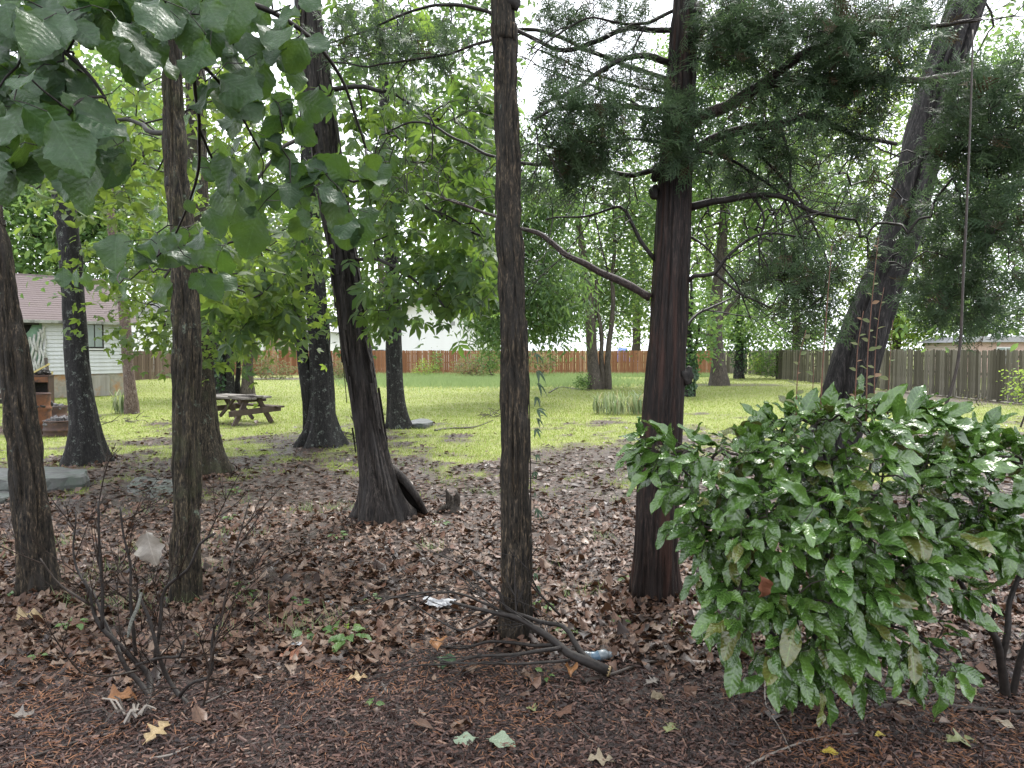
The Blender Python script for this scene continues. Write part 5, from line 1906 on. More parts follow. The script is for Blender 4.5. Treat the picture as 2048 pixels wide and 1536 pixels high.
far_tree('oak_tree', 'stout lone tree with a flared foot before the red fence end', (1437, 771), [[(1437, 771, 17), (1434, 720, 13), (1434, 660, 12.5), (1432, 600, 12), (1440, 520, 11), (1450, 400, 8)]],
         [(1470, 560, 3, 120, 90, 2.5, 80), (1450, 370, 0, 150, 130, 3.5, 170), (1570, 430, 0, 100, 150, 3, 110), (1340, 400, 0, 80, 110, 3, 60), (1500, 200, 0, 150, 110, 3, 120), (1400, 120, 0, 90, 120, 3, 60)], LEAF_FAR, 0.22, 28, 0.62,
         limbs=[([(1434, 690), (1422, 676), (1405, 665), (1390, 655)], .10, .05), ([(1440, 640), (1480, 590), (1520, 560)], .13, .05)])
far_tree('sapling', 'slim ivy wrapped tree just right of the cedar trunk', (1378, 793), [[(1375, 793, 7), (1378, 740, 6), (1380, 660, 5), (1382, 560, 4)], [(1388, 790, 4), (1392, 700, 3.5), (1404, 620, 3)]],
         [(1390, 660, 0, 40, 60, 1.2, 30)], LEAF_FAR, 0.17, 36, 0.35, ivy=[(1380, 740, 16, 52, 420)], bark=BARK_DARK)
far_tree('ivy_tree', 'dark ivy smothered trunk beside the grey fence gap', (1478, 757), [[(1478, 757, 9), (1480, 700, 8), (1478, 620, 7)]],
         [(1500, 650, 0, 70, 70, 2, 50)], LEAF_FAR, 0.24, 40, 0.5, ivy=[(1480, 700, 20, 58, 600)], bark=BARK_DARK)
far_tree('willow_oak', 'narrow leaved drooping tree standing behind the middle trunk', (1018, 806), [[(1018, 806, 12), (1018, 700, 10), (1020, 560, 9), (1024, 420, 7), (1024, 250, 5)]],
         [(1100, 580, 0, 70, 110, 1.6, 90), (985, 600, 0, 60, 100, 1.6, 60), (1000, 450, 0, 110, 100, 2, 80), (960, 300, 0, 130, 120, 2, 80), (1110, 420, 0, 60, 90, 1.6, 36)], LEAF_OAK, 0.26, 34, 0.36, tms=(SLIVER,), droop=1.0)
# beyond the fences
FARG = 'background trees beyond the fences'
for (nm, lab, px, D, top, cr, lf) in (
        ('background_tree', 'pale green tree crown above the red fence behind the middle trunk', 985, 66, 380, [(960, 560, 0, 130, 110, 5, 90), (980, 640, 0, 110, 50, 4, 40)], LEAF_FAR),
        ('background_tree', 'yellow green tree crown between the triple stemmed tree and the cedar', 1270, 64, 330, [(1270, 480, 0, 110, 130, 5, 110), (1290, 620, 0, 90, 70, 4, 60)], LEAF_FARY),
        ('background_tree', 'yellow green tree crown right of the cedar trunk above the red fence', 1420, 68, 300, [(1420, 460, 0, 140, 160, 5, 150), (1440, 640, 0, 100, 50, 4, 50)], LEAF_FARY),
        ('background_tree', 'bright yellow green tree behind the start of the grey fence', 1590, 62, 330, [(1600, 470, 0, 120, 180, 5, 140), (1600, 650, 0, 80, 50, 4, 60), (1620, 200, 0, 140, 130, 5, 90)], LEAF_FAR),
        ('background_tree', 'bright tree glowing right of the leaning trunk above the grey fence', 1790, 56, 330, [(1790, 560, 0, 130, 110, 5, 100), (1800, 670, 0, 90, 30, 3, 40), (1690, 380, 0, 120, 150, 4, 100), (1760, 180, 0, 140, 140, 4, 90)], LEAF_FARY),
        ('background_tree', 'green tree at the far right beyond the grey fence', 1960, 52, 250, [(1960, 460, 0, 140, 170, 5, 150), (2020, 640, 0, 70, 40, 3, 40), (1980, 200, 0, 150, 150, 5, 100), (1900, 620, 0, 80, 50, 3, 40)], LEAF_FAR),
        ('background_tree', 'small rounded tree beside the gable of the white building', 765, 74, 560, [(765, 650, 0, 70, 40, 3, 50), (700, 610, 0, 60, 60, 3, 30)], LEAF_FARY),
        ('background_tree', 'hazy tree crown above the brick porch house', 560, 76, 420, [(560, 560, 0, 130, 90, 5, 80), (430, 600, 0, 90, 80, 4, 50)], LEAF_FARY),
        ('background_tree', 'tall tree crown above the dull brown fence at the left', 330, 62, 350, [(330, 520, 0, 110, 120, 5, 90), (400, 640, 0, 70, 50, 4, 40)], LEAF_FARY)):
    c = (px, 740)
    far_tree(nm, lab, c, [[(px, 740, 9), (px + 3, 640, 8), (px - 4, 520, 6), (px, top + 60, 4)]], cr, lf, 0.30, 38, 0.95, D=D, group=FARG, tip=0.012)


# ------------------------------------------------------------------ shrubs along the fences
def shrub(label, px, py, rx, ry, n, leaf, size=0.12, D=None, tms=(DIAMOND,), twig=TWIG_GREY, rd=0.8, each=16):
    b = G(px, py)
    D = D or b[1]
    b = np.array([fx(px, D), D, 0.0])
    root = thing('shrub', label, 'shrub', b, group='shrubs along the fences')
    sk = Skel()
    sk.trace([b, b + np.array([0, 0, 0.15])], 0.03, 0.02, 0.1, mesh=False)
    T = blob(px, py - ry, D, rx, ry, rd, n)
    T[:, 2] = np.maximum(T[:, 2], 0.08)
    sk.grow(T, 0.25, 0.25, 0.15, 0.004)
    g = Geo()
    sk.mesh_twigs(g)
    part('twigs', g, twig, root, kind='stuff')
    O = np.array([sk.P[i[-1]] for i in sk.chains])
    g = Geo()
    leaf_cloud(g, O, each, 0.16, size, list(tms), 0.2, 0.6)
    part('foliage', g, leaf, root, kind='stuff')


shrub('dusty brown green shrub spreading left of the twin stemmed tree', 540, 766, 52, 28, 90, LEAF_SHRUB, D=43)
shrub('dry twiggy shrub between the twin stemmed tree and the hickory', 690, 766, 28, 27, 60, LEAF_SHRUB, D=43)
shrub('low green weeds against the red fence right of the mid distance trunk', 850, 757, 24, 18, 50, LEAF_FARY, D=48, size=0.1)
shrub('tall thin weed standing against the red fence', 874, 752, 6, 26, 20, LEAF_FAR, D=48.5, size=0.12, rd=.2)
shrub('tan and green brambly shrub left of the middle trunk by the red fence', 948, 757, 46, 24, 110, LEAF_SHRUB, D=46)
shrub('leafy green shrub just behind the middle trunk', 985, 756, 34, 44, 110, LEAF_FAR, D=44)
shrub('pale bushy shrub right of the middle trunk before the red fence', 1085, 745, 34, 24, 60, LEAF_SHRUB, D=47)
shrub('feathery green shrub at the gap by the grey fence corner', 1545, 757, 34, 30, 90, LEAF_FAR, D=44)
shrub('bright green shrub in the gap between the two fences', 1522, 750, 22, 22, 70, LEAF_FARY, D=51)
shrub('small sprouts around the three stemmed tree foot', 1165, 778, 14, 12, 26, LEAF_FAR, D=32, size=0.1)
shrub('low leafy sprig hanging at the right picture edge before the grey fence', 2045, 795, 18, 22, 30, LEAF_FARY, D=15, size=0.07, rd=.3, each=10)
shrub('dark leafless brushy clump at the foot of the grey fence', 1960, 818, 30, 12, 30, LEAF_SHRUB, D=22, size=0.05, each=3, rd=.4)
# ------------------------------------------------------------------ picnic table
def picnic_table():
    c = G(476, 846)
    root = thing('picnic_table', 'old weathered wooden picnic table sagging in the lawn', 'picnic table', (c[0], c[1] - 0.1, 0), rz=math.radians(-33))
    H, L, W = 0.66, 1.75, 0.72
    for k in range(5):
        o = bx(root, 'tabletop_plank', (rng.normal(0, .02), -W / 2 + 0.07 + k * 0.145, H - 0.02 + rng.normal(0, .006)), (L + rng.normal(0, .04), 0.135, 0.04), TABLE_GREY,
               rot=(rng.normal(0, .03), rng.normal(0, .012), rng.normal(0, .012)))
    bx(root, 'loose_plank', (0.5, -0.2, H + 0.035), (0.62, 0.13, 0.03), TABLE_GREY, rot=(0.02, -0.06, 0.5), label='loose broken plank lying askew on the top')
    for sx in (-0.62, 0.62):
        bx(root, 'cleat', (sx, 0, H - 0.08), (0.06, W, 0.08), TABLE_WOOD)
        for s in (-1, 1):
            bx(root, 'leg', (sx + 0.05 * s, s * 0.32, (H - 0.06) / 2 - 0.02), (0.05, 0.11, math.hypot(H - .02, 0.42)), TABLE_WOOD, rot=(s * math.radians(32), 0, 0))
        bx(root, 'seat_support', (sx + 0.1 * (1 if sx > 0 else -1), 0, 0.33), (0.045, 1.42, 0.13), TABLE_WOOD, rot=(math.radians(2), 0, 0))
    bx(root, 'bench_plank', (0, 0.62, 0.40), (1.7, 0.20, 0.04), TABLE_WOOD, rot=(0.03, 0.01, 0.01))
    bx(root, 'brace', (0.32, 0, 0.38), (0.75, 0.05, 0.07), TABLE_WOOD, rot=(0, math.radians(38), 0))
    bx(root, 'brace', (-0.32, 0, 0.38), (0.75, 0.05, 0.07), TABLE_WOOD, rot=(0, math.radians(-38), 0))


picnic_table()


# ------------------------------------------------------------------ stone slabs and stumps
def slab(name, label, outline, z0, z1, seed, mat=STONE):
    """flat rock from a ground outline in metres"""
    P = np.array([G(*p)[:2] for p in outline])
    n = len(P)
    m = 10
    ln, _ = smooth_line(np.vstack([np.c_[P, 0 * P[:, :1]], [[*P[0], 0]]]), None, 0.06)
    ln = ln[:-1, :2]
    k = len(ln)
    c = ln.mean(0)
    g = Geo()
    lev = [(1.0, -0.05), (1.0, z0 + 0.45 * (z1 - z0)), (0.98, z0 + 0.8 * (z1 - z0)), (0.95, z1), (0.7, z1), (0.4, z1 + .005), (0.1, z1)]
    V = []
    for f, z in lev:
        q = c + (ln - c) * f
        nz = fbm(np.stack([q[:, 0] * 5, q[:, 1] * 5, 0 * q[:, 0] + z * 20], -1), seed)
        nx = fbm(np.stack([q[:, 0] * 7, q[:, 1] * 7, 0 * q[:, 0] + z * 30 + 5], -1), seed + 1)
        q = q + (q - c) / (np.linalg.norm(q - c, axis=1, keepdims=True) + 1e-6) * ((nx - .5) * 0.10)[:, None]
        V.append(np.c_[q, z + (nz - .5) * 0.06 * (z > 0)])
    V = np.concatenate(V)
    F = [[i * k + j, i * k + (j + 1) % k, (i + 1) * k + (j + 1) % k, (i + 1) * k + j] for i in range(len(lev) - 1) for j in range(k)]
    g.add(V, F)
    b = len(lev) * k - k
    g.add(V[b:], [[0, j, j + 1] for j in range(1, k - 1)])
    return solo(name, g, mat, label, 'rock', (c[0], c[1], 0), smooth=False)


slab('stone_slab', 'long wet grey limestone slab behind the leftmost trunk', [(-60, 992), (60, 993), (140, 985), (174, 977), (170, 966), (100, 962), (0, 964), (-60, 970)], 0.0, 0.19, 5)
slab('stone_slab', 'small rough rock in front of the long slab at the picture edge', [(-40, 1015), (10, 1008), (34, 998), (30, 985), (-10, 985), (-50, 990)], 0.0, 0.07, 8)
slab('flat_stone', 'flat grey stone sunk in the litter behind the slim trunk', [(255, 985), (290, 1000), (335, 1002), (352, 980), (340, 962), (280, 958), (258, 970)], 0.0, 0.03, 9)

p = G(905, 1024)
root = thing('tree_stump', 'small jagged rotten stump right of the leaning hickory', 'stump', (p[0], p[1], 0))
g = Geo()
bark_trunk(g, [p, p + np.array([0.01, 0, 0.08]), p + np.array([0.03, 0, 0.16])], [0.085, 0.065, 0.05], 32, 0.012, 0.02, 22, 0.2, 0.5, 0.05, 4, 12, 1, 0.0)
part('body', g, STUMP, root)
for dx, h, w in ((-0.04, 0.24, 0.028), (0.05, 0.22, 0.03), (0.0, 0.19, 0.025)):
    ln, rr = smooth_line([p + np.array([dx, -.02, 0.08]), p + np.array([dx * 1.1, -.02, h * .8]), p + np.array([dx * 1.2 - .015, -.02, h])], [w * 1.2, w, w * .35], 0.015)
    part('splinter', Geo().tube(ln, rr, 8), STUMP, root)
ln, rr = smooth_line([p + np.array([-.03, -.03, 0.07]), p + np.array([-.11, -.06, 0.04]), p + np.array([-.17, -.08, -0.01])], [.04, .03, .02], 0.02)
part('root_spur', Geo().tube(ln, rr, 8), STUMP, root)


# ------------------------------------------------------------------ overhanging branch with big toothed leaves
BIG = [leaf_shape(ovate(0.46, 0.42, 0.7), 15, 7, 0.10, 0.22, 0.05, 0.5, 0.12, 1), leaf_shape(ovate(0.41, 0.45, 0.75), 15, 7, -0.06, 0.15, 0.05, 0.7, 0.14, 2),
       leaf_shape(ovate(0.48, 0.40, 0.65), 15, 7, 0.16, 0.30, 0.05, 0.5, 0.1, 3), leaf_shape(ovate(0.40, 0.46, 0.75), 15, 7, 0.05, -0.1, 0.05, 0.9, 0.14, 4)]


def overhang():
    L = [
        ([(-60, -120, 2.6), (100, -40, 2.4), (300, -20, 2.4), (480, 0, 2.5), (600, 60, 2.7), (680, 150, 2.9), (730, 300, 3.1)], 0.016, 0.005),
        ([(-60, 60, 2.2), (60, 60, 2.1), (160, 130, 2.1), (210, 200, 2.1)], 0.010, 0.004),
        ([(300, -20, 2.4), (380, 100, 2.5), (450, 180, 2.7), (520, 300, 3.0)], 0.009, 0.004),
        ([(380, 100, 2.5), (400, 260, 2.9), (380, 400, 3.2), (330, 500, 3.4), (260, 560, 3.5)], 0.008, 0.003),
        ([(400, 260, 2.9), (450, 380, 3.3), (500, 470, 3.5)], 0.006, 0.003),
    ]
    base = at(-60, -120, 2.6)
    root = thing('leafy_branch', 'overhanging branch with big toothed dark green leaves filling the upper left', 'branch', base)
    sk = Skel()
    for pts, r0, r1 in L:
        q = np.array([at(*p) for p in pts])
        sk.trace(q, r0, r1, 0.05, parent=sk.near(q[0]) if sk.P else -1, wob=0.02)
    for ids in sk.traced:
        part('stem', Geo().tube(np.array([sk.P[i] for i in ids]), np.array([sk.r[i] for i in ids]), 8), TWIG_DARK, root)
    # where leaves hang: (px, py, depth, rx, ry, n)
    Z = [(60, 90, 2.15, 110, 90, 32), (200, 60, 2.25, 120, 70, 28), (350, 60, 2.4, 110, 80, 27), (90, 270, 2.1, 110, 90, 27), (180, 290, 2.2, 70, 60, 9), (60, 190, 2.2, 80, 60, 12), (460, 150, 2.6, 80, 70, 13),
         (500, 60, 2.6, 110, 60, 16), (570, 110, 2.8, 50, 60, 9), (560, 230, 2.9, 40, 40, 4), (700, 370, 3.1, 60, 40, 11), (720, 430, 3.1, 40, 40, 6), (440, 300, 3.0, 60, 60, 10), (520, 270, 3.0, 60, 60, 9),
         (590, 370, 3.2, 60, 40, 8), (470, 400, 3.3, 70, 40, 9), (370, 470, 3.4, 60, 50, 8), (290, 520, 3.5, 70, 40, 8), (400, 540, 3.5, 60, 40, 7), (160, 570, 3.6, 50, 25, 3), (270, 600, 3.6, 60, 30, 4), (550, 420, 3.2, 60, 40, 6)]
    A, S = [], []
    for (px, py, D, rx, ry, n) in Z:
        for k in range(n):
            A.append(at(px + rng.uniform(-rx, rx), py + rng.uniform(-ry, ry) - 45 * 2.2 / D, D + rng.normal(0, .14)))
            S.append(1)
    A = np.array(A)
    sk.grow(A, 0.06, 0.15, 0.1, 0.0014)
    g = Geo()
    sk.mesh_twigs(g, 5)
    part('twigs', g, TWIG_DARK, root, kind='stuff')
    ms = []
    for tm in BIG:
        me = Geo().add(tm[0], tm[1], tm[2]).mesh('leaf')
        me.materials.append(LEAF_BIG)
        ms.append(me)
    n = len(A)
    d = rv(n, 0.38) + np.array([0.12, -0.15, -0.8])
    up = rv(n, 0.42) + np.array([0, -0.75, 0.65])
    R = rot_from(d, up)
    bl = np.array(root.location)
    for k in range(n):
        s = float(np.clip(rng.normal(0.130, 0.030), 0.06, 0.19))
        o = new_obj('leaf', ms[rng.integers(0, 4)], root)
        o.matrix_local = Matrix.LocRotScale(Vector(A[k] - bl), Matrix(R[k].tolist()), Vector((s, s, s)))
    print('overhang leaves', n)


overhang()


# ------------------------------------------------------------------ the glossy evergreen bush
ell = lambda w: (lambda v: w * max(math.sin(math.pi * min(max(v, 0), 1) ** 0.95), 0) ** 0.72)
BUSH = [leaf_shape(ell(0.20), 13, 5, 0.22, 0.16, 0.03, 0.5, 0.07, 1), leaf_shape(ell(0.23), 13, 5, 0.14, 0.26, 0.03, 0.6, 0.07, 2),
        leaf_shape(ell(0.18), 13, 5, 0.28, 0.05, 0.03, 0.5, 0.07, 3), leaf_shape(ell(0.21), 13, 5, -0.04, 0.34, 0.03, 0.7, 0.07, 4)]


def bush(label, base_px, stems, zones, center, n_parts, extra_stuff=True, group=None):
    b = G(*base_px)
    root = thing('evergreen_bush', label, 'bush', (b[0], b[1], 0), group)
    sk = Skel()
    for pts, r0, r1 in stems:
        q = [np.array([*G(pts[0][0], pts[0][1])[:2], -0.03])] + [at(*p) for p in pts[1:]]
        sk.trace(np.array(q), r0, r1, 0.05, wob=0.04)
    for ids in sk.traced:
        part('stem', Geo().tube(np.array([sk.P[i] for i in ids]), np.array([sk.r[i] for i in ids]), 8), TWIG_DARK, root)
    T = np.concatenate([blob(*z) for z in zones])
    T[:, 2] = np.maximum(T[:, 2], 0.06)
    sk.grow(T, 0.07, 0.2, 0.06, 0.0016)
    g = Geo()
    sk.mesh_twigs(g, 5)
    part('twigs', g, TWIG_GREY, root, kind='stuff')
    ms = []
    for tm in BUSH:
        me = Geo().add(tm[0], tm[1], tm[2]).mesh('leaf')
        me.materials.append(LEAF_BUSH)
        ms.append(me)
    O = np.array([sk.P[i[-1]] for i in sk.chains])
    Dd = np.array([sk.P[i[-1]] - sk.P[i[-2]] for i in sk.chains])
    Dd /= np.linalg.norm(Dd, axis=1, keepdims=True) + 1e-9
    M2 = np.array([sk.P[i[-2]] for i in sk.chains])
    O = np.concatenate([O, (O + M2) / 2, O[::2]])
    Dd = np.concatenate([Dd, Dd, Dd[::2]])
    n = len(O)
    outw = O - center
    outw[:, 2] *= 0.7
    outw /= np.linalg.norm(outw, axis=1, keepdims=True) + 1e-9
    d = Dd * 0.35 + outw * 0.55 + rv(n, 0.36) + np.array([0.15, -0.12, -0.28])
    up = outw * 0.45 + rv(n, 0.32) + np.array([0, -0.3, 0.9])
    R = rot_from(d, up)
    order = np.argsort(np.linalg.norm(O - EYEV, axis=1))
    bl = np.array(root.location)
    rest = Geo()
    ti = rng.random(n)
    for c, i in enumerate(order):
        s = float(np.clip(rng.normal(0.118, 0.034), 0.05, 0.19))
        k = rng.integers(0, 4)
        if O[i, 2] < 0.08:
            continue
        if c < n_parts:
            o = new_obj('leaf', ms[k], root)
            o.matrix_local = Matrix.LocRotScale(Vector(O[i] - bl), Matrix(R[i].tolist()), Vector((s, s, s)))
        else:
            rest.scatter(BUSH[k], R[i:i + 1], O[i:i + 1], [s], [ti[i]])
    if n > n_parts:
        part('foliage', rest, LEAF_BUSH, root, kind='stuff')
    print('bush leaves', n)
    return root


BUSH_STEMS = [([(1612, 1400), (1600, 1300, 3.55), (1560, 1150, 3.5), (1480, 1000, 3.5), (1380, 900, 3.55)], .018, .007), ([(1622, 1402), (1630, 1280, 3.5), (1650, 1120, 3.45), (1660, 960, 3.45), (1640, 850, 3.5)], .017, .006),
              ([(1632, 1400), (1690, 1270, 3.6), (1760, 1120, 3.65), (1830, 990, 3.65), (1900, 900, 3.7)], .017, .006), ([(1640, 1398), (1680, 1320, 3.5), (1740, 1250, 3.45), (1830, 1270, 3.35), (1880, 1310, 3.3)], .010, .004),
              ([(1606, 1398), (1560, 1290, 3.4), (1500, 1180, 3.3), (1440, 1090, 3.3)], .012, .005), ([(1626, 1400), (1640, 1240, 3.75), (1700, 1050, 3.9), (1760, 880, 3.95)], .016, .006),
              ([(1650, 1400), (1700, 1230, 3.5), (1800, 1195, 3.55), (1860, 1150, 3.6), (1960, 1080, 3.65)], .011, .005)]
ROOTB = bush('dense glossy green toothed leaf bush in the right foreground', (1622, 1400), BUSH_STEMS,
     [(1720, 900, 3.5, 230, 90, .45, 150, .5), (1560, 1000, 3.35, 170, 110, .35, 80, .5), (1640, 1100, 3.3, 200, 130, .38, 140, .45), (1800, 1010, 3.45, 180, 130, .4, 90, .4), (1570, 1240, 3.3, 130, 110, .28, 52, .4),
      (1700, 1270, 3.35, 110, 90, .25, 32, .3), (1350, 930, 3.55, 70, 70, .2, 26, .2), (1310, 900, 3.6, 40, 50, .15, 12, .2), (1440, 1080, 3.3, 70, 120, .25, 36, .3), (1850, 1310, 3.28, 70, 45, .15, 14, .2), (1450, 1200, 3.3, 60, 70, .2, 14, .2),
      (1700, 825, 3.5, 140, 35, .3, 30, .3), (1500, 890, 3.5, 110, 40, .25, 26, .3), (1600, 1340, 3.25, 70, 40, .15, 10, .2), (1800, 1170, 3.4, 130, 80, .25, 40, .3), (1740, 1100, 3.3, 130, 90, .3, 40, .4), (1380, 1040, 3.45, 50, 60, .2, 10, .2)],
     at(1660, 1090, 3.7), 300)
bush('second evergreen bush with bare dark lower stems at the right edge', (2012, 1392),
     [([(2012, 1392), (1995, 1300, 3.6), (1930, 1190, 3.55), (1890, 1100, 3.5)], .022, .009), ([(2016, 1394), (2005, 1290, 3.6), (2030, 1180, 3.6), (2060, 1050, 3.6)], .020, .008), ([(2022, 1390), (2060, 1260, 3.6), (2110, 1100, 3.6)], .018, .007),
      ([(1997, 1300, ), (1985, 1220, 3.62), (1970, 1140, 3.6), (1990, 1040, 3.6)], .012, .006)],
     [(1970, 970, 3.6, 130, 90, .4, 80, .5), (2080, 980, 3.6, 120, 120, .4, 70, .5), (1930, 1060, 3.5, 90, 70, .3, 34, .4), (2050, 1080, 3.5, 60, 50, .25, 10, .2), (1970, 890, 3.6, 110, 30, .3, 20, .2)],
     at(2000, 1080, 3.9), 200)

# tall reddish shoots rising out of the bush
SH = [leaf_shape(ovate(0.28, 0.45), 5, 3, 0.2, 0.1, seed=5)]


def shoot(label, pts, r, nleaf, leaf_s=0.045):
    q, _ = smooth_line([at(*p) for p in pts], None, 0.04)
    base = q[0]
    root = thing('bush_shoot', label, 'shoot', base, group='tall shoots above the glossy bush')
    part('stem', Geo().tube(q, np.linspace(r, r * 0.35, len(q)), 6), TWIG_RED, root)
    me = Geo().add(*SH[0]).mesh('leaf')
    me.materials.append(LEAF_SHRUB)
    for k in range(nleaf):
        i = int(len(q) * (0.15 + 0.83 * k / max(nleaf, 1)))
        i = min(i, len(q) - 1)
        d = np.array([[(-1) ** k * 1.0, rng.normal(0, .3), 0.45]])
        R = rot_from(d, np.array([[0, -0.6, 0.8]]) + rv(1, .3))[0]
        o = new_obj('leaf', me, root)
        s = leaf_s * rng.uniform(0.55, 1.2) * (1.1 - 0.5 * k / max(nleaf, 1))
        o.matrix_local = Matrix.LocRotScale(Vector(q[i] - base), Matrix(R.tolist()), Vector((s, s, s)))


shoot('tallest thin red shoot, nearly leafless, left of the furrowed trunk', [(1640, 850, 3.5), (1645, 740, 3.5), (1655, 600, 3.5), (1664, 490, 3.5)], .0045, 3)
shoot('tall leafy red shoot crossing in front of the furrowed trunk', [(1732, 850, 3.5), (1735, 720, 3.5), (1745, 590, 3.5), (1757, 475, 3.5)], .0042, 14)
shoot('shorter leafy shoot just right of the tall one on the furrowed trunk', [(1748, 830, 3.52), (1750, 720, 3.52), (1757, 640, 3.52), (1768, 575, 3.52)], .0036, 10)
shoot('short red shoot with paired leaves left on the furrowed trunk', [(1708, 845, 3.48), (1712, 760, 3.48), (1716, 690, 3.48), (1727, 622, 3.48)], .0040, 8)
shoot('slender pale shoot with a few leaves right of the furrowed trunk', [(1774, 835, 3.5), (1778, 760, 3.5), (1782, 690, 3.5), (1786, 640, 3.5)], .0032, 4)
shoot('low leafy shoot at the left end of the bush top', [(1592, 850, 3.55), (1594, 770, 3.55), (1600, 710, 3.55), (1612, 660, 3.55)], .0035, 9, .055)
shoot('thin shoot beside the low leafy one on the bush top', [(1622, 850, 3.55), (1626, 770, 3.55), (1628, 715, 3.55)], .003, 5, .05)
q, _ = smooth_line([at(1884, 830, 3.6), at(1905, 770, 3.6), at(1920, 690, 3.6), at(1926, 560, 3.6), at(1934, 400, 3.6), at(1942, 200, 3.7), at(1946, 60, 3.8)], None, 0.05)
solo('hanging_vine', Geo().tube(q, np.linspace(.008, .004, len(q)), 7), TWIG_GREY, 'long bare brown vine rising from the bush to the cedar foliage', 'vine', tuple(q[0]))


# ------------------------------------------------------------------ the bare shrub on the left
def bare_shrub():
    b = G(330, 1400)
    root = thing('bare_shrub', 'leafless dark branching shrub in the left foreground', 'shrub', (b[0], b[1], 0))
    L = [([(385, 1412), (345, 1370, 3.65), (318, 1310, 3.6), (300, 1250, 3.6), (272, 1185, 3.6)], .014, .007), ([(305, 1398), (280, 1372, 3.7), (250, 1330, 3.7), (232, 1290, 3.7)], .015, .011),
         ([(298, 1395), (296, 1360, 3.75), (282, 1330, 3.75), (240, 1290, 3.72), (205, 1258, 3.7), (180, 1210, 3.7), (168, 1160, 3.7)], .018, .007), ([(310, 1330, 3.72), (316, 1280, 3.7), (322, 1220, 3.7), (330, 1180, 3.7), (378, 1140, 3.65), (400, 1090, 3.65), (430, 1068, 3.62)], .011, .006),
         ([(356, 1395), (362, 1385, 3.6), (390, 1360, 3.55), (420, 1345, 3.5), (428, 1280, 3.5), (432, 1230, 3.5)], .010, .006), ([(404, 1415), (420, 1330, 3.45), (440, 1250, 3.45), (460, 1150, 3.45), (480, 1080, 3.45), (500, 1000, 3.45)], .006, .003),
         ([(272, 1310, 3.7), (262, 1240, 3.65), (258, 1160, 3.65), (250, 1080, 3.65), (240, 1010, 3.65)], .010, .004), ([(205, 1258, 3.7), (203, 1150, 3.7), (200, 1070, 3.7), (196, 1000, 3.7)], .009, .005),
         ([(280, 1340, 3.65), (210, 1355, 3.5), (160, 1345, 3.4)], .006, .003), ([(272, 1330, 3.7), (318, 1318, 3.6), (362, 1314, 3.55), (372, 1280, 3.55)], .009, .005), ([(180, 1210, 3.7), (120, 1170, 3.65), (80, 1120, 3.6)], .007, .003), ([(232, 1290, 3.7), (190, 1200, 3.8), (150, 1120, 3.9), (150, 1020, 3.9)], .009, .004)]
    sk = Skel()
    for pts, r0, r1 in L:
        q = [at(*p) if len(p) == 3 else np.array([*G(*p)[:2], -0.02]) for p in pts]
        sk.trace(np.array(q), r0, r1, 0.04, wob=0.03)
    for ids in sk.traced:
        pp = np.array([sk.P[i] for i in ids])
        part('stem', Geo().tube(pp, np.array([sk.r[i] for i in ids]) * (1 + .3 * (vnoise(pp * 30, 4) - .5)), 9), TWIG_DARK if sk.r[ids[0]] > .008 else TWIG_GREY, root)
    g = Geo()
    for ids in sk.traced:
        for k in ids[max(3, len(ids) // 4)::2]:
            if rng.random() < 0.62:
                dd = np.array(sk.P[k]) - np.array(sk.P[k - 1])
                e = np.array([rng.normal(0, .75), rng.normal(0, .35), rng.normal(.25, .3)])
                twiggy(g, sk.P[k], dd / np.linalg.norm(dd) + e, rng.uniform(.16, .42), rng.uniform(.0028, .005), 2, 0.12, .75, .03, .3)
    part('twigs', g, TWIG_BROWN, root, kind='stuff')
    # broken stick with peeling lichen caught in the shrub
    ln, rr = smooth_line([at(283, 1185, 3.5), at(275, 1215, 3.48), at(262, 1245, 3.46), at(256, 1275, 3.45)], [.006, .009, .009, .006], .02)
    o = solo('lichen_stick', Geo().tube(ln, rr, 8), bark_mat('lichen_stick_bark', (.05, .045, .04), (.2, .2, .17), (.4, .42, .36), 60, 1.0), 'short pale lichen covered stick caught in the bare shrub', 'stick', tuple(ln[0]))


bare_shrub()


def lone_leaf(label, px, py, mat, size, shape, yaw=0.0, tilt=0.15, D=None, name='fallen_leaf', hang=False, lift=0.02, fl=1.0):
    tm = shape
    b = G(px, py) if D is None else at(px, py, D)
    if not hang:
        b[2] = float(ground_h(b[0], b[1])) + lift
    V = tm[0].copy()
    g = Geo().add(V, tm[1], tm[2], tint=rng.random())
    o = new_obj(name, g.mesh(name), None, mat)
    if hang:
        R = rot_from(np.array([[0.25, -0.1, -1.0]]), np.array([[0.2, -1.0, 0.25]]))[0]
    else:
        d = np.array([[math.cos(yaw), math.sin(yaw), tilt * 0.5]])
        R = rot_from(d, np.array([[0.0, -tilt, 1.0]]))[0]
    o.matrix_world = Matrix.LocRotScale(Vector(b), Matrix(R.tolist()), Vector((size, size, size)))
    tag(o, label, 'leaf')
    return o


LOB = leaf_shape(lobed(0.42, 3), 17, 5, 0.15, 0.2, 0.0, 0.8, 0.15, 6)
LOB2 = leaf_shape(lobed(0.5, 2), 15, 5, 0.25, 0.4, 0.0, 1.2, 0.1, 7)
OVL = leaf_shape(ovate(0.30, 0.45, 0.9), 11, 5, 0.15, 0.2, 0.04, 0.6, 0.12, 8)
CURL2 = leaf_shape(lambda v: 0.40 * max(math.sin(math.pi * v ** 0.8), 0) ** 0.6 * (0.88 + 0.12 * math.cos(v * 26)), 21, 7, 0.25, 0.25, 0.0, 1.8, 0.05, 10)
CURL = leaf_shape(ovate(0.34, 0.45, 0.8), 13, 5, 0.6, 0.5, 0.03, 1.4, 0.05, 9)
lone_leaf('big pale dead leaf hanging in the bare shrub', 293, 1062, FALL_ASH, 0.17, CURL2, D=3.55, name='hanging_dead_leaf', hang=True)
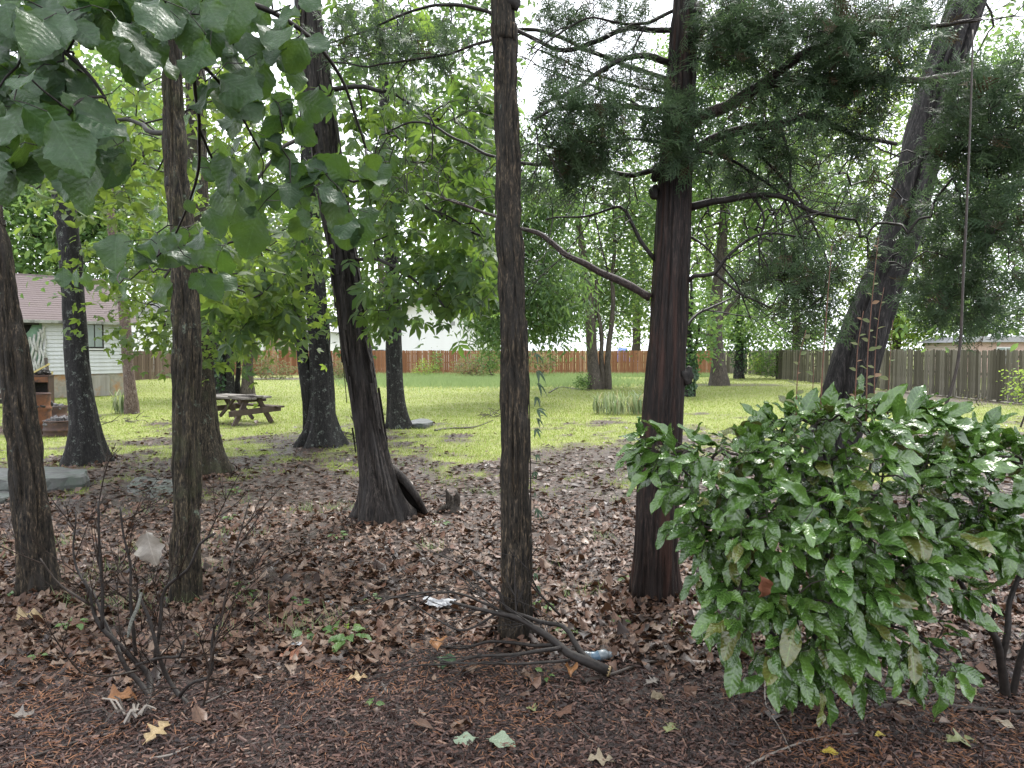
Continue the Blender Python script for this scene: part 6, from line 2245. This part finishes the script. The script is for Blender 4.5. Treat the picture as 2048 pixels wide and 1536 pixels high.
lone_leaf('brown folded dead leaf hanging in the glossy bush', 1520, 1150, FALL_RED, 0.10, CURL, D=3.0, name='hanging_dead_leaf', hang=True)
lone_leaf('large cream curled leaf standing up in the left foreground mulch', 285, 1500, FALL_TAN, 0.13, LOB, 1.2, 0.7, lift=0.03)
lone_leaf('pale green toothed leaf, larger of the pair in the front mulch', 972, 1486, FALL_GREEN, 0.12, BIG[0], -0.25, 0.1)
lone_leaf('pale green leaf, smaller of the pair in the front mulch', 958, 1484, FALL_GREEN, 0.10, BIG[1], 3.3, 0.2)
lone_leaf('bright yellow oval leaf lying in the front mulch at right', 1748, 1481, FALL_YEL, 0.062, OVL, 0.3, 0.1)
lone_leaf('yellow torn leaf near the front edge below the glossy bush', 1640, 1506, FALL_YEL, 0.075, OVL, -0.2, 0.2)
lone_leaf('star lobed yellow green leaf at the lower right', 1885, 1490, FALL_LIME, 0.14, LOB, 0.1, 0.1)
lone_leaf('small star lobed pale leaf in the mulch below the branch pile', 1072, 1430, FALL_LIME, 0.065, LOB2, 2.0, 0.15)
lone_leaf('orange curled leaf propped against the fallen branch butt', 1142, 1372, FALL_ORANGE, 0.11, CURL, 1.5, 0.9, lift=0.04)
lone_leaf('orange leaf leaning on the fallen twigs', 875, 1322, FALL_ORANGE, 0.12, LOB2, 1.6, 0.9, lift=0.05)
lone_leaf('large green leaf lying under the fallen twigs', 860, 1340, LEAF_BIG, 0.13, BIG[3], 0.2, 0.3)
lone_leaf('pinkish flat leaf on the mulch left of the yellow oval leaf', 1290, 1372, FALL_PALE, 0.09, LOB, 0.6, 0.2)
lone_leaf('cream leaf near the stick below the glossy bush', 1300, 1402, FALL_CREAM, 0.08, CURL, 0.2, 0.4)
lone_leaf('tan lobed leaf at the bottom edge right of centre', 1165, 1530, FALL_CREAM, 0.12, LOB, 0.05, 0.1)
lone_leaf('pale pink leaf near the left picture edge in the mulch', 22, 1432, FALL_PALE, 0.10, LOB2, 0.0, 0.2)
lone_leaf('tan leaf below the bare shrub beside the debris', 205, 1408, FALL_ORANGE, 0.13, LOB2, 0.3, 0.4, lift=.03)
lone_leaf('tan oak leaf in the mulch left of centre', 690, 1368, FALL_TAN, 0.10, LOB, 0.3, 0.2)
lone_leaf('yellow green lobed leaf under the right side of the bush', 1960, 1400, FALL_LIME, 0.10, LOB, 2.2, 0.6, lift=.03)
lone_leaf('pale yellow leaf by the second bush stem', 1985, 1443, FALL_CREAM, 0.09, OVL, -1.0, 0.2)
lone_leaf('dried cream leaf at the foot of the glossy bush', 1700, 1398, FALL_CREAM, 0.08, CURL, 0.1, 0.2)
lone_leaf('red brown oak leaf on the litter left of the branch pile', 600, 1330, FALL_RED, 0.13, LOB, 2.6, 0.3)
lone_leaf('wide tan leaf at the left edge of the litter', 20, 1250, FALL_TAN, 0.15, LOB2, 0.4, 0.5, lift=.04)
lone_leaf('pale lobed leaf flat in the mulch right of centre', 1330, 1470, FALL_LIME, 0.10, LOB, 0.9, 0.1)
lone_leaf('small cream leaf by the lower right edge', 1830, 1418, FALL_CREAM, 0.07, OVL, 2.8, 0.3)

# crumpled dead stems in front of the bare shrub
p = G(250, 1445)
root = thing('plant_debris', 'heap of pale withered stalks in front of the bare shrub', 'debris', (p[0], p[1], 0))
for k in range(16):
    a = rng.random() * 6.28
    c = p + np.array([rng.normal(0, .06), rng.normal(0, .04), .015 + rng.random() * .03])
    e = c + np.array([math.cos(a) * .1, math.sin(a) * .06, rng.normal(0.02, .02)])
    m = (c + e) / 2 + np.array([0, 0, .03])
    V = []
    for q in (c, m, e):
        w = np.array([-math.sin(a), math.cos(a), .3]) * .006
        V += [q - w, q + np.array([0, 0, .006]), q + w]
    g = Geo().add(V, [[i * 3 + j, i * 3 + j + 1, i * 3 + j + 4, i * 3 + j + 3] for i in range(2) for j in range(2)], tint=rng.random())
    part('stalk', g, FALL_PALE if k % 2 else TWIG_GREY, root)


# ------------------------------------------------------------------ fallen branches round the middle trunk
def fallen_branch():
    b = G(1212, 1345)
    root = thing('fallen_branch', 'big dead dark branch with twiggy spray lying before the middle trunk', 'fallen branch', (b[0], b[1], 0))
    D0 = b[1]
    L = [([(1215, 1342, D0), (1175, 1322, D0), (1135, 1302, D0 + .05), (1110, 1285, D0 + .1), (1080, 1262, D0 + .12), (1030, 1235, D0 + .15), (970, 1222, D0 + .2), (900, 1206, D0 + .3)], .030, .008),
         ([(1192, 1330, D0), (1160, 1300, D0 + .1), (1130, 1255, D0 + .2), (1080, 1240, D0 + .25), (1010, 1215, D0 + .3), (1000, 1185, D0 + .3), (950, 1145, D0 + .35)], .018, .006),
         ([(1120, 1296, D0 + .05), (1080, 1303, D0), (1020, 1312, D0), (960, 1310, D0), (900, 1326, D0), (850, 1330, D0)], .013, .005),
         ([(1110, 1290, D0 + .1), (1060, 1290, D0 + .2), (980, 1286, D0 + .25), (920, 1298, D0 + .3), (860, 1295, D0 + .4)], .012, .005),
         ([(1140, 1320, D0), (1060, 1328, D0 - .05), (960, 1325, D0 - .05), (880, 1325, D0)], .009, .004),
         ([(1100, 1280, D0 + .1), (1040, 1240, D0 + .3), (930, 1190, D0 + .45), (860, 1180, D0 + .5), (800, 1190, D0 + .5)], .010, .004),
         ([(1120, 1230, D0 + .3), (1080, 1190, D0 + .2), (1060, 1160, D0 + .1)], .008, .003),
         ([(1000, 1222, D0 + .2), (930, 1260, D0 + .2), (860, 1230, D0 + .3), (820, 1200, D0 + .3)], .008, .003)]
    sk = Skel()
    for pts, r0, r1 in L:
        q = np.array([at(*p) for p in pts])
        q[:, 2] = np.maximum(q[:, 2], 0.02)
        sk.trace(q, r0, r1, 0.04, wob=0.03)
    for ids in sk.traced:
        pp = np.array([sk.P[i] for i in ids])
        part('limb', Geo().tube(pp, np.array([sk.r[i] for i in ids]) * (1 + .3 * (vnoise(pp * 25, 4) - .5)), 9), TWIG_DARK, root)
    g = Geo()
    for ids in sk.traced:
        for k in ids[5::3]:
            if rng.random() < 0.7:
                dd = np.array(sk.P[k]) - np.array(sk.P[k - 1])
                e = np.array([rng.normal(-.2, .3), rng.normal(0, .4), rng.normal(.15, .25)])
                twiggy(g, sk.P[k], dd / np.linalg.norm(dd) + e, rng.uniform(.2, .5), rng.uniform(.003, .006), 2, -0.1, .65, .015, .3)
    part('twigs', g, TWIG_DARK, root, kind='stuff')
    e = at(1215, 1342, D0)
    e[2] = max(e[2], .02)
    g = Geo().tube([e + np.array([.002, 0, 0]), e + np.array([.012, -.004, -.002])], [.029, .027], 10)
    part('cut_end', g, FALL_TAN, root)


fallen_branch()


def stick(label, pts, r0, r1, mat=TWIG_GREY, lift=.012):
    q = np.array([np.array([*G(px, py)[:2], 0]) for px, py in pts])
    q[:, 2] = ground_h(q[:, 0], q[:, 1]) + lift
    ln, rr = smooth_line(q, np.linspace(r0, r1, len(q)), .04)
    solo('fallen_stick', Geo().tube(ln, rr * (1 + .3 * (vnoise(ln * 30, 3) - .5)), 8), mat, label, 'stick', tuple(q[0]))


stick('dark stick running right from the fallen branch butt', [(1170, 1370), (1230, 1350), (1300, 1328), (1420, 1320)], .014, .005)
stick('short tan stick lying below the fallen branch', [(1042, 1398), (1070, 1382), (1094, 1366)], .010, .007)
stick('long pale thin stick at the lower right of the mulch', [(1490, 1534), (1560, 1500), (1640, 1478), (1715, 1472)], .006, .003, FALL_PALE)
stick('thin grey twig leaning out of the glossy bush onto the mulch', [(1530, 1365), (1532, 1415), (1560, 1460), (1582, 1505)], .004, .003, FALL_PALE)
stick('slim dark stick in the mulch right of centre', [(1105, 1420), (1150, 1455), (1200, 1500)], .006, .004)
stick('long straight twig in the left mulch', [(60, 1455), (140, 1430), (240, 1415)], .006, .003)
stick('dark twig rising right from the bare shrub foot', [(400, 1418), (470, 1385), (560, 1350)], .008, .004)
stick('lichen flecked pale twig near the bottom left', [(300, 1520), (340, 1515), (380, 1500)], .006, .004, FALL_PALE)
stick('dark stick under the right bush', [(1720, 1400), (1840, 1408), (1960, 1420), (2060, 1430)], .016, .010)
stick('thin stick lying along the bottom left mulch', [(0, 1530), (100, 1500), (200, 1470), (230, 1462)], .007, .004)
stick('fallen limb lying in the lawn beyond the hickory', [(870, 862), (900, 858), (950, 855), (985, 842)], .03, .012)
stick('curved dead twig arching on the lawn left of the three stemmed tree', [(1098, 786), (1120, 775), (1150, 778), (1180, 782)], .03, .02)
p = G(830, 852)
slab('pale_rock', 'flat pale rock lying right of the mid distance trunk', [(815, 856), (850, 857), (866, 851), (850, 846), (825, 848)], 0.0, 0.10, 19)


# little heaps of dead twigs in the lawn
def twig_heap(label, px, py, w, n, h=.12):
    b = G(px, py)
    root = thing('twig_heap', label, 'twig heap', (b[0], b[1], 0))
    for k in range(n):
        c = b + np.array([rng.normal(0, w * .4), rng.normal(0, w * .3), 0.01 + rng.random() * h])
        a = rng.random() * 6.28
        d = np.array([math.cos(a), math.sin(a), rng.normal(0, .4)]) * rng.uniform(.12, .34)
        e = c + d
        e[2] = max(e[2], .01)
        part('twig', Geo().tube([c, (c + e) / 2 + rng.normal(0, .015, 3), e], [.008, .007, .003], 4), TWIG_GREY, root)


twig_heap('little heap of dead twigs in the lawn left of the middle trunk', 985, 835, .5, 26, .2)
twig_heap('litter of sticks beside the hickory in the worn grass', 690, 880, .5, 20)
twig_heap('dark brush heap beside the ivy smothered trunk', 1490, 762, 1.6, 50, .6)
twig_heap('loose sticks on the rubble strip in front of the burnt house', 225, 846, 1.0, 26, .1)


# ------------------------------------------------------------------ iris clumps
def iris(label, px, py, w, n, h):
    b = G(px, py)
    s = b[1] / FPX
    root = thing('iris_clump', label, 'iris', (b[0], b[1], 0))
    V0, F0, U0 = leaf_shape(ovate(0.04, 0.35, 0.8), 6, 3, 0.1, 0.0, seed=2)
    ms = []
    for cv in (0.12, 0.4, 0.85):
        V = V0.copy()
        V[:, 2] = -cv * V[:, 1] ** 3 * 0.8
        V[:, 1] = V[:, 1] * (1 - 0.25 * cv * V[:, 1] ** 2)
        me = Geo().add(V, F0, U0).mesh('blade')
        me.materials.append(IRIS)
        ms.append(me)
    for k in range(n):
        x, y = rng.uniform(-1, 1), rng.uniform(-1, 1)
        if x * x + y * y > 1:
            continue
        c = np.array([x * w * s, y * w * s * 0.55, 0.0])
        a = rng.random() * 6.28
        d = np.array([[math.cos(a) * .3, math.sin(a) * .3, 1.0]])
        R = rot_from(d, np.array([[math.cos(a), math.sin(a), .2]]))[0]
        o = new_obj('blade', ms[rng.integers(0, 3)], root)
        sc = h * rng.uniform(.6, 1.2)
        o.matrix_local = Matrix.LocRotScale(Vector(c), Matrix(R.tolist()), Vector((sc * 1.2, sc, sc)))


iris('wide pale iris clump in the lawn left of the cedar', 1248, 828, 62, 300, 0.58)
iris('small blue green iris clump before the pine at the house', 243, 828, 22, 70, 0.62)

# ------------------------------------------------------------------ creeper up the middle trunk
CREEP = compound(1, 40, leaf_shape(ovate(0.15, 0.45, 1.1), 6, 3, 0.25, 0.5, seed=4), 0.9)


def creeper():
    D = 4.3
    pts = [(1064, 1150), (1062, 1050), (1061, 960), (1060, 860), (1058, 780), (1056, 700), (1054, 640)]
    q, _ = smooth_line([at(px, py, D) for px, py in pts], None, .04)
    root = thing('creeper_vine', 'thin creeper with drooping narrow leaves up the right side of the middle trunk', 'vine', q[0])
    part('stem', Geo().tube(q, np.linspace(.005, .002, len(q)), 6), TWIG_GREY, root)
    me = Geo().add(*CREEP).mesh('leaf')
    me.materials.append(LEAF_IVY)
    for (px, py, s, dx) in ((1058, 702, .075, 1), (1060, 735, .085, 1), (1060, 760, .09, .9), (1062, 785, .07, .6), (1063, 815, .07, .8), (1063, 832, .065, .9), (1064, 850, .06, .6), (1064, 905, .05, .5), (1065, 935, .05, .4),
                            (1058, 690, .05, .7), (1066, 1010, .05, .8), (1066, 1015, .06, .4), (1065, 980, .035, .6), (1062, 1140, .05, .7), (1064, 1165, .06, .8)):
        c = at(px, py, D - .02)
        R = rot_from(np.array([[dx, -.2, -.55]]) + rv(1, .15), np.array([[.3, -.4, .8]]) + rv(1, .2))[0]
        o = new_obj('leaf', me, root)
        o.matrix_local = Matrix.LocRotScale(Vector(c - q[0]), Matrix(R.tolist()), Vector((s, s, s)))


creeper()

# ------------------------------------------------------------------ seedlings in the litter
SEEDL = leaf_shape(ovate(0.33, 0.45, 0.9), 7, 5, 0.15, 0.25, 0.04, 0.4, 0.25, 5)
_me = Geo().add(*SEEDL).mesh('leaf')
_me.materials.append(LEAF_SEED)


def seedling(label, px, py, n, size, spread, h=.05, group=None):
    b = G(px, py)
    b[2] = float(ground_h(b[0], b[1]))
    root = thing('seedling', label, 'seedling', b, group)
    g = Geo()
    for k in range(n):
        a = 6.28 * k / n + rng.normal(0, .4)
        r = spread * math.sqrt(rng.random()) if n > 6 else spread * .2
        c = np.array([r * math.cos(a), r * math.sin(a), h * rng.uniform(.6, 1.3)])
        g.tube([b + np.array([c[0] * .5, c[1] * .5, 0]), b + c], [.0025, .0015], 4)
        R = rot_from(np.array([[math.cos(a), math.sin(a), rng.normal(0, .2)]]), np.array([[0, -.35, 1.0]]) + rv(1, .2))[0]
        o = new_obj('leaf', _me, root)
        s = size * rng.uniform(.7, 1.2)
        o.matrix_local = Matrix.LocRotScale(Vector(c), Matrix(R.tolist()), Vector((s, s, s)))
    part('stem', g, TWIG_RED, root)


seedling('broad leaved green plant cluster in the litter left of the fallen branch', 690, 1290, 22, 0.075, 0.12, .07)
SG = 'green seedlings sprouting through the leaf litter'
for (lab, px, py, n, s) in (('single green seedling left of the broad leaved plant', 608, 1278, 4, .07), ('seedling sprouting just below the plastic bottle', 1092, 1366, 4, .045), ('seedling low in the mulch below the branch pile', 743, 1418, 4, .04),
                            ('seedling at the foot of the middle trunk on its right', 1084, 1225, 7, .06), ('seedling in the litter right of the middle trunk', 1130, 1275, 6, .06), ('seedling between the middle trunk and the cedar foot', 1240, 1250, 4, .06),
                            ('pale seedling beside the left foot of the cedar', 1262, 1165, 9, .05), ('seedling near the left picture edge behind the bare shrub', 15, 1200, 7, .06), ('seedling behind the left part of the bare shrub', 150, 1255, 7, .06),
                            ('small sprout in the mulch at the left', 78, 1322, 4, .045), ('bluish seedling right of the bare shrub', 490, 1200, 5, .06), ('seedling in the litter right of the slim trunk', 485, 1180, 6, .05),
                            ('seedling cluster left of the hickory foot', 672, 1080, 9, .05), ('light green sprouts behind the slim trunk foot', 470, 985, 12, .06), ('yellowish sprouts in the litter below the flat stone', 455, 1040, 9, .05),
                            ('seedling in front of the hickory foot on its right', 880, 1050, 7, .05), ('pale seedling beside the white paper', 742, 1210, 4, .06), ('sprout in the litter left of the white paper', 600, 1215, 5, .055)):
    seedling(lab, px, py, n, s, .05, .04, SG)


# ------------------------------------------------------------------ litter dropped by people
def crumple(n, w, d, h, seed):
    xs = np.linspace(-1, 1, n)
    X, Y = np.meshgrid(xs, xs)
    Z = fbm(np.stack([X * 2.2 + seed, Y * 2.2, 0 * X], -1), seed, 3)
    X2 = X + (vnoise(np.stack([X * 2, Y * 2, 0 * X + 9], -1), seed) - .5) * .5
    V = np.stack([X2 * w, Y * d, Z * h], -1).reshape(-1, 3)
    F = [[i * n + j, i * n + j + 1, (i + 1) * n + j + 1, (i + 1) * n + j] for i in range(n - 1) for j in range(n - 1)]
    return V, F


p = G(880, 1216)
V, F = crumple(14, .10, .07, .07, 5)
solo('crumpled_paper', Geo().add(V + p + np.array([0, 0, .01]), F), PAPER, 'crumpled wet white paper behind the fallen twigs', 'paper', tuple(p), smooth=False)
p = G(656, 1213)
V, F = crumple(7, .035, .03, .02, 6)
solo('paper_scrap', Geo().add(V + p + np.array([0, 0, .015]), F), PAPER, 'small white scrap in the litter left of the crumpled paper', 'paper', tuple(p), smooth=False)
p = G(592, 1296)
V, F = crumple(7, .03, .025, .02, 8)
solo('paper_scrap', Geo().add(V + p + np.array([0, 0, .015]), F), PAPER, 'small white scrap left of the broad leaved plant', 'paper', tuple(p), smooth=False)
p = G(1196, 1322)
root = thing('plastic_bottle', 'crushed clear plastic bottle with blue band beside the fallen branch butt', 'bottle', (p[0], p[1], 0), rz=math.radians(12))
t = np.linspace(0, 1, 22)
prof = .032 * np.ones(22)
prof[t > .72] = .032 - (t[t > .72] - .72) / .28 * .020
prof *= 1 - .22 * (vnoise(np.stack([t * 9, 0 * t, 0 * t], -1), 4))
pts = np.stack([-.1 + .2 * t, .006 * np.sin(t * 9), .030 + .004 * np.sin(t * 13)], -1)
new_obj('body', Geo().tube(pts, prof, 14).mesh('body'), root, PLASTIC)
new_obj('band', Geo().tube(pts[6:12], prof[6:12] * 1.03 + .001, 14, cap=False).mesh('band'), root, PLASTIC_BLUE)
new_obj('cap', Geo().tube([pts[-1], pts[-1] + np.array([.018, 0, 0])], .014, 12).mesh('cap'), root, TRIM_WHITE)
